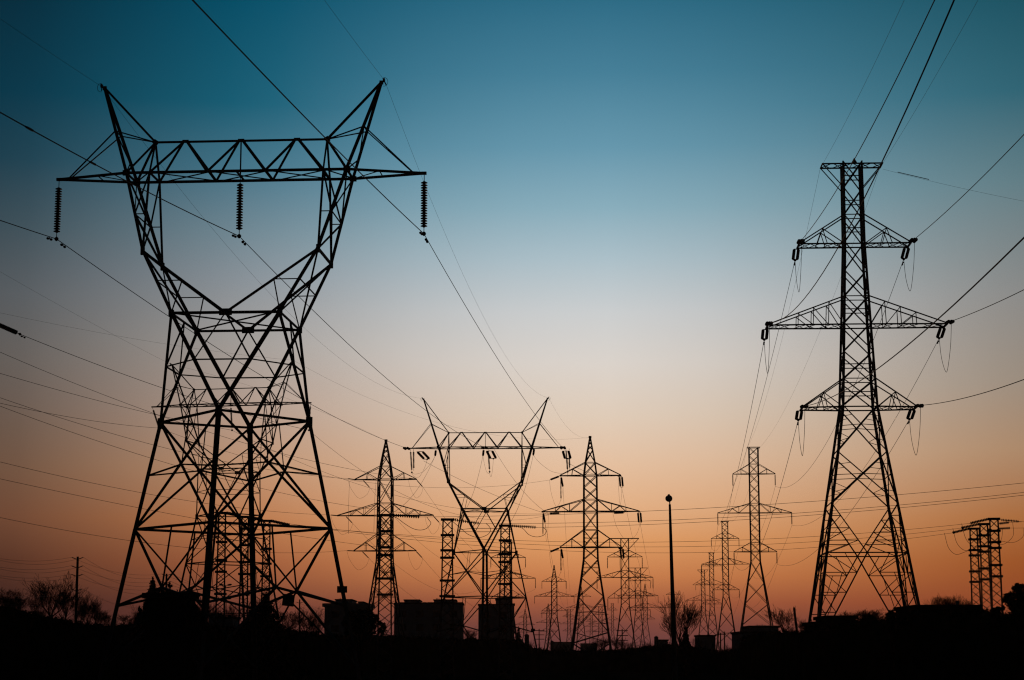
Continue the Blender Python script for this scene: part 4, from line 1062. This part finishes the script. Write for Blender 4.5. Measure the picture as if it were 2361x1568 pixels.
PROFILE = [(-1000, 1410), (-600, 1400), (-120, 1396), (0, 1398), (40, 1404), (100, 1417), (180, 1434), (250, 1441), (300, 1438), (335, 1430), (420, 1425), (470, 1430), (490, 1440), (540, 1446), (560, 1440), (640, 1444), (690, 1452), (745, 1461), (800, 1462), (900, 1464), (990, 1468),
           (1065, 1474), (1085, 1466), (1103, 1470), (1180, 1474), (1200, 1480), (1235, 1492), (1270, 1497), (1340, 1498), (1420, 1496), (1500, 1488), (1540, 1482), (1600, 1490), (1650, 1498), (1700, 1498), (1712, 1466), (1740, 1462), (1790, 1456), (1830, 1454),
           (1850, 1456), (1868, 1446), (1900, 1445), (1970, 1434), (1985, 1427), (2005, 1424), (2030, 1431), (2050, 1442), (2078, 1444), (2092, 1426), (2112, 1408), (2125, 1410), (2255, 1410), (2275, 1412), (2310, 1416), (2361, 1404), (2500, 1396), (2800, 1404), (3400, 1412)]
def ip(tab, x):
    for (a, b), (c, d) in zip(tab[:-1], tab[1:]):
        if a <= x <= c: return b + (d - b) * (x - a) / (c - a)
    return tab[-1][1]
def bare(label, px, ytop, D, var, halfpx=None, group='bare leafless trees', rot=0.0, name='bare_tree', lib=BT):
    me, half = lib[var % len(lib)]; yb = max(ip(PROFILE, px) + 8, ytop + 30)
    T, B = at(px, ytop, D), at(px, yb, D); z0 = max(.1, B.z); s = (T.z - z0) / 10.0
    r = empty(name, (T.x, T.y, 0), label, 'tree' if lib is BT else 'shrub', group)
    sx_ = s if halfpx is None else halfpx * mpp(px, ytop, D) / half
    m = MB(); w = .13 * max(.5, min(1.2, s * 2)); m.tube([Vector((0, 0, -.1)), Vector((.03, 0, z0 * .6)), Vector((0, 0, z0 + .3 * s))], [w * 1.3, w, w * .8], 8)
    m.build('trunk', BARK, r, True)
    o = bpy.data.objects.new('crown', me); COL.objects.link(o); o.parent = r
    o.location = (0, 0, z0); o.scale = (sx_, sx_, s); o.rotation_euler = (0, 0, rot)
bare('bare tree at the left frame edge', 8, 1357, 175, 2, 40, rot=1)
bare('bare tree between left frame edge and double bare tree', 43, 1359, 180, 0, 40, rot=2)
bare('tall bare tree left of the left utility pole', 121, 1328, 185, 1, 46, rot=.5)
bare('tall bare tree just behind the left utility pole', 154, 1324, 192, 0, 40, rot=3)
bare('bare tree just right of the left utility pole', 204, 1370, 185, 3, 34, rot=1.2)
bare('low bare tree left of foot of huge tower', 239, 1412, 190, 4, 22, rot=2.2)
bare('low bare tree between huge tower foot and hut', 294, 1414, 200, 1, 24, rot=.2)
bare('bare tree beside the left wall of the hut', 318, 1394, 210, 0, 18, rot=4)
bare('bare tree behind leg left of the leftmost lattice column', 463, 1388, 210, 1, 28, rot=2.6)
bare('bare tree between leftmost and middle lattice columns', 493, 1392, 220, 3, 22, rot=.8)
bare('bare tree between middle and rightmost lattice columns', 535, 1392, 215, 2, 24, rot=1.9)
bare('bare tree rising behind the big conifer', 606, 1348, 190, 0, 36, rot=2.9)
bare('bare tree right of the big conifer', 668, 1404, 200, 1, 34, rot=.4)
bare('bare tree under the hanging square plate', 703, 1402, 205, 3, 38, rot=3.3)
bare('bare tree at left wall of the apartment block', 730, 1410, 210, 0, 34, rot=1.5)
bare('large spreading bare tree behind the lamp post', 1566, 1374, 190, 3, 58, rot=.9)
bare('bare tree right of the tall tower base', 1805, 1399, 185, 1, 30, rot=2.0)
bare('small bare tree left of the big right tower foot', 1852, 1428, 190, 4, 14, rot=.3)
bare('bare tree left behind flat roofed house', 1952, 1409, 165, 2, 26, rot=1.7)
bare('bare tree behind right end of flat roofed house', 1998, 1404, 165, 3, 34, rot=2.4)
bare('bare tree between flat roofed house and pine', 2025, 1414, 165, 1, 28, rot=.6)
for i, (x, y) in enumerate(((2146, 1380), (2164, 1374), (2182, 1371), (2200, 1373), (2218, 1378), (2228, 1384))):
    bare(('leftmost', 'second', 'third', 'fourth', 'fifth', 'rightmost')[i] + ' bare tree behind roof of the dark house', x, y, 165, (0, 2, 1, 3, 0, 2)[i], 22, rot=i * 1.1)
for i, (x, y) in enumerate(((1972, 1416), (1984, 1409), (1996, 1406), (2009, 1408), (2020, 1412), (2034, 1418))):
    bare(('first', 'second', 'third', 'fourth', 'fifth', 'sixth')[i] + ' bushy bare tree from the flat roofed house towards pine', x, y, 150, i, 16, rot=i * 1.3)
for i, (x, y) in enumerate(((24, 1374), (84, 1372), (186, 1380), (224, 1400))):
    bare(('first', 'second', 'third', 'fourth', 'fifth', 'sixth', 'seventh')[i] + ' smaller bare tree counted from the left frame edge', x, y, 200, i + 1, 26, rot=i * .9)
bare('bare tree between centre tower and apartment block', 1084, 1448, 260, 1, 16, rot=.2)
bare('bare tree below the small spired tower', 1390, 1470, 300, 4, 24, rot=1)
bare('low bare tree right of right spired tower legs', 1425, 1468, 300, 1, 18, rot=2)

def conifer(label, px, ytop, D, rb, group='conifers', name='conifer_tree', seed=1, layers=22, ragged=.35, droop=.35):
    rnd = random.Random(seed); P = at(px, ytop, D); H = P.z
    r = empty(name, (P.x, P.y, 0), label, 'tree', group)
    m = MB(); m.tube([Vector((0, 0, 0)), Vector((0, 0, H * .6)), Vector((0, 0, H * .985))], [H * .022, H * .012, .015], 8); m.build('trunk', BARK, r, True)
    c = MB(); random.seed(seed)
    for i in range(layers):
        t = (i + rnd.uniform(0, .6)) / layers; z = H * (.06 + .92 * t); R_ = rb * (1 - t) ** .9 + .05
        k = 11 if t < .8 else 6; a0 = rnd.uniform(0, 6.28)
        for j in range(k):
            a = a0 + 6.283 * j / k + rnd.uniform(-.2, .2); Lb = R_ * rnd.uniform(1 - ragged, 1.12)
            d = Vector((math.cos(a), math.sin(a), 0)); tipb = d * Lb + Vector((0, 0, z - droop * Lb))
            c.tube([Vector((0, 0, z)), lerp((0, 0, z), tipb, .6) + Vector((0, 0, .05 * Lb)), tipb], [.03, .02, .008], 3)
            n = max(8, int(Lb * 34))
            for q in range(n):
                u = (q + .5) / n; p = lerp(Vector((0, 0, z)), tipb, u) + Vector((rnd.gauss(0, .11 * Lb * (1.1 - u) + .03), rnd.gauss(0, .11 * Lb * (1.1 - u) + .03), rnd.gauss(-.03, .06)))
                c.tri(p, rnd.uniform(.12, .24) * (.6 + .4 * R_ / max(rb, .1)) + .04)
    for q in range(30): c.tri(Vector((rnd.gauss(0, .03), rnd.gauss(0, .03), H * rnd.uniform(.93, 1.0))), .09)
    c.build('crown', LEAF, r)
conifer('slim pointed conifer rising behind the hut roof', 352.5, 1330, 150, 2.1, seed=3, layers=40, ragged=.15)
conifer('small conifer tip beside the hut utility pole', 376, 1350, 150, 1.8, seed=4, layers=26)
conifer('ragged conifer right of the hut utility pole', 391.5, 1341, 150, 2.8, seed=5, layers=24, ragged=.5)
conifer('broad conifer behind the right part of hut', 408, 1360, 140, 2.8, seed=6, layers=20, ragged=.45)
conifer('short conifer left of the hut', 321.8, 1397, 150, 1.3, seed=7, layers=22)
conifer('big broad conifer among the lattice columns', 613.5, 1364, 150, 3.9, seed=8, layers=30, ragged=.45)
conifer('second big conifer left of the big broad conifer', 580, 1398, 148, 2.8, seed=9, layers=26, ragged=.45)
conifer('small dark conifer beside right leg of the centre tower', 1195.5, 1444, 300, 1.7, seed=10, layers=20, ragged=.5)
conifer('small conifer at the foot of the lamp post', 1581, 1444, 180, 1.0, seed=12, layers=20)

def clump_tree(label, blobs, D, trunk_px, size=.16, dens=60, group='evergreen clump trees', name='pine_tree', seed=1):
    """crown of leaf clumps given by photo discs (px, py, radius px)"""
    rnd = random.Random(seed); random.seed(seed); tx, ty = trunk_px; P = at(tx, ty, D); base = Vector((P.x, D, 0))
    r = empty(name, base, label, 'tree', group); c = MB(); m = MB()
    cz = [at(x, y, D) - base for x, y, _ in blobs]
    m.tube([Vector((0, 0, 0)), Vector((0, 0, min(q.z for q in cz)))], [.2, .13], 8)
    for (x, y, rp), q in zip(blobs, cz):
        rm = rp * mpp(x, y, D); q = q + Vector((0, rnd.uniform(-.8, .8) * rm, 0))
        m.tube([Vector((0, 0, max(.5, q.z * .55))), lerp((0, 0, q.z * .7), q, .5), q], [.09, .06, .02], 5)
        for k in range(int(2.2 * dens * (rm / .5) ** 2) + 40):
            d = Vector((rnd.gauss(0, 1), rnd.gauss(0, 1), rnd.gauss(0, 1))).normalized() * rm * rnd.random() ** .42 * rnd.uniform(.8, 1.12)
            c.tri(q + d, rnd.uniform(.7, 1.4) * size)
    m.build('trunk', BARK, r, True); c.build('crown', LEAF, r)
clump_tree('dark clumpy pine at the right frame edge', [(2347, 1352, 8), (2340, 1357, 6), (2357, 1353, 8), (2350, 1362, 9), (2333, 1371, 8), (2322, 1377, 9), (2345, 1374, 13), (2330, 1386, 14), (2358, 1372, 10), (2350, 1390, 16), (2318, 1384, 7), (2372, 1366, 12), (2375, 1388, 16), (2336, 1400, 14), (2360, 1405, 16)], 120, (2352, 1390), .13, 90, seed=2)
clump_tree('small clumpy pine between big tower legs', [(2055, 1411, 5), (2051, 1418, 7), (2062, 1418, 6), (2047, 1427, 8), (2058, 1428, 9), (2069, 1430, 6), (2042, 1437, 7), (2055, 1438, 9), (2067, 1440, 7), (2048, 1448, 8), (2062, 1450, 8), (2072, 1424, 4)], 125, (2056, 1430), .12, 70, seed=3)
clump_tree('leafy dark tree in front of the apartment block edge', [(812, 1420, 12), (830, 1415, 11), (846, 1413, 8), (852, 1408, 3), (858, 1419, 8), (868, 1424, 7), (820, 1428, 16), (843, 1426, 15), (862, 1436, 11), (875, 1437, 6), (884, 1443, 7), (800, 1434, 14), (828, 1446, 18), (855, 1450, 16), (880, 1455, 12), (805, 1455, 14)], 165, (835, 1440), .14, 75, seed=4, name='leafy_tree')
clump_tree('leafy dark tree right of the hut', [(436, 1390, 8), (446, 1398, 9), (430, 1398, 10), (452, 1408, 9), (440, 1410, 12), (460, 1418, 9), (449, 1424, 12), (432, 1422, 12), (467, 1430, 9), (456, 1438, 13), (438, 1440, 14), (420, 1405, 10), (416, 1425, 14), (428, 1384, 7), (455, 1450, 16), (425, 1450, 16), (472, 1446, 10)], 91, (442, 1420), .10, 90, seed=5, name='leafy_tree')
clump_tree('round dark tree beside the far right columns', [(2265, 1410, 8), (2276, 1413, 7), (2288, 1408, 5), (2296, 1406, 5), (2305, 1404, 5), (2313, 1402, 5), (2283, 1418, 9), (2299, 1415, 10), (2270, 1422, 10)], 128, (2284, 1420), .13, 70, seed=6, name='leafy_tree')
clump_tree('dark leafy bush left of the dark house', [(2098, 1419, 7), (2091, 1428, 8), (2100, 1430, 9), (2085, 1437, 8), (2107, 1412, 7), (2110, 1425, 9), (2095, 1440, 10), (2078, 1444, 7)], 128, (2098, 1430), .12, 70, seed=7, name='leafy_bush')

# dense undergrowth that closes the view along the ground
DEP = [(-1000, 150), (-120, 150), (300, 150), (700, 165), (1000, 220), (1200, 245), (1400, 250), (1600, 240), (1700, 200), (1850, 140), (2100, 126), (2500, 122), (3400, 122)]
rnd = random.Random(5); random.seed(5); u = MB(); step = 2.0; x = -1000.0; prev = None
while x <= 3400:
    D = ip(DEP, x); y = ip(PROFILE, x) + rnd.gauss(0, 1.1) + 2.5; P = at(x, y, D)
    row = [Vector((P.x, D - 1.5, -.2)), Vector((P.x, D - 1.0, P.z * .72)), Vector((P.x, D, P.z)), Vector((P.x, D + 1.4, P.z * .8)), Vector((P.x, D + 2.6, -.2))]
    i = len(u.v); u.v += row
    if prev is not None:
        for k in range(4): u.f.append((prev + k, i + k, i + k + 1, prev + k + 1))
    prev = i
    for k in range(7):
        q = P + Vector((rnd.gauss(0, .12), rnd.uniform(-1, 1), -abs(rnd.gauss(0, .28)) + .10)); u.tri(q, rnd.uniform(.06, .17))
    if rnd.random() < .5:
        h = rnd.uniform(.25, .8) * (D / 170); d = Vector((rnd.gauss(0, .3), rnd.gauss(0, .2), 1)).normalized(); a = P + Vector((0, 0, -.2))
        u.tube([a, a + d * h * .6, a + d * h + Vector((rnd.gauss(0, .06), 0, 0))], [.018, .012, .007], 3)
        for z in range(2):
            e = a + d * h * rnd.uniform(.3, .7); u.tube([e, e + Vector((rnd.gauss(0, .2), 0, rnd.uniform(.1, .3)))], [.01, .006], 3)
    x += step
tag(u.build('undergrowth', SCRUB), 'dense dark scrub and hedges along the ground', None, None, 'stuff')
# twiggy shrubs standing out of the undergrowth
for i, (x, y, D, v, hp, lab) in enumerate(((262, 1424, 170, 0, 16, 'twiggy shrub at the foot of huge tower'), (350, 1420, 175, 1, 16, 'twiggy shrub below the hut wall'), (668, 1432, 172, 0, 22, 'twiggy shrub under the bare tree by the big conifer'), (722, 1444, 172, 1, 20, 'twiggy shrub left of the apartment block'),
        (1080, 1458, 235, 0, 14, 'twiggy shrub between two apartment blocks'), (1222, 1474, 260, 1, 14, 'twiggy shrub right of the upright tank'), (1300, 1484, 265, 0, 20, 'twiggy shrub in front of the left far shed'), (1365, 1482, 265, 1, 20, 'twiggy shrub in front of the right far shed'), (1450, 1478, 260, 0, 24, 'twiggy shrub left of the small towers base'), (1490, 1476, 255, 1, 22, 'twiggy shrub below small spired tower by lamp post'),
        (1610, 1470, 240, 0, 18, 'twiggy shrub right of the lamp post'), (1680, 1484, 240, 1, 16, 'twiggy shrub left of the low antenna building'), (1822, 1440, 160, 0, 14, 'twiggy shrub at foot of the leaning post'), (1866, 1434, 150, 1, 14, 'twiggy shrub at left foot of big right tower'), (28, 1385, 160, 0, 30, 'twiggy shrub at the left frame edge'), (95, 1398, 160, 1, 26, 'twiggy shrub left of utility pole'))):
    bare(lab, x, y, D, v, hp, 'twiggy shrubs', i * .7, 'bare_shrub', BS)

# ================================================================== dusk air
HAZE = 0.00006
if HAZE:
    hz = MB(); hz.box((0, 1350, 29.5), (4400, 3500, 61))
    hm = bpy.data.materials.new('haze_air'); hm.use_nodes = True; t = hm.node_tree; t.nodes.clear()
    v = t.nodes.new('ShaderNodeVolumePrincipled'); v.inputs['Density'].default_value = HAZE; v.inputs['Color'].default_value = (.85, .58, .5, 1); v.inputs['Anisotropy'].default_value = .6
    oo = t.nodes.new('ShaderNodeOutputMaterial'); t.links.new(v.outputs[0], oo.inputs['Volume'])
    tag(hz.build('haze', hm), kind='stuff')
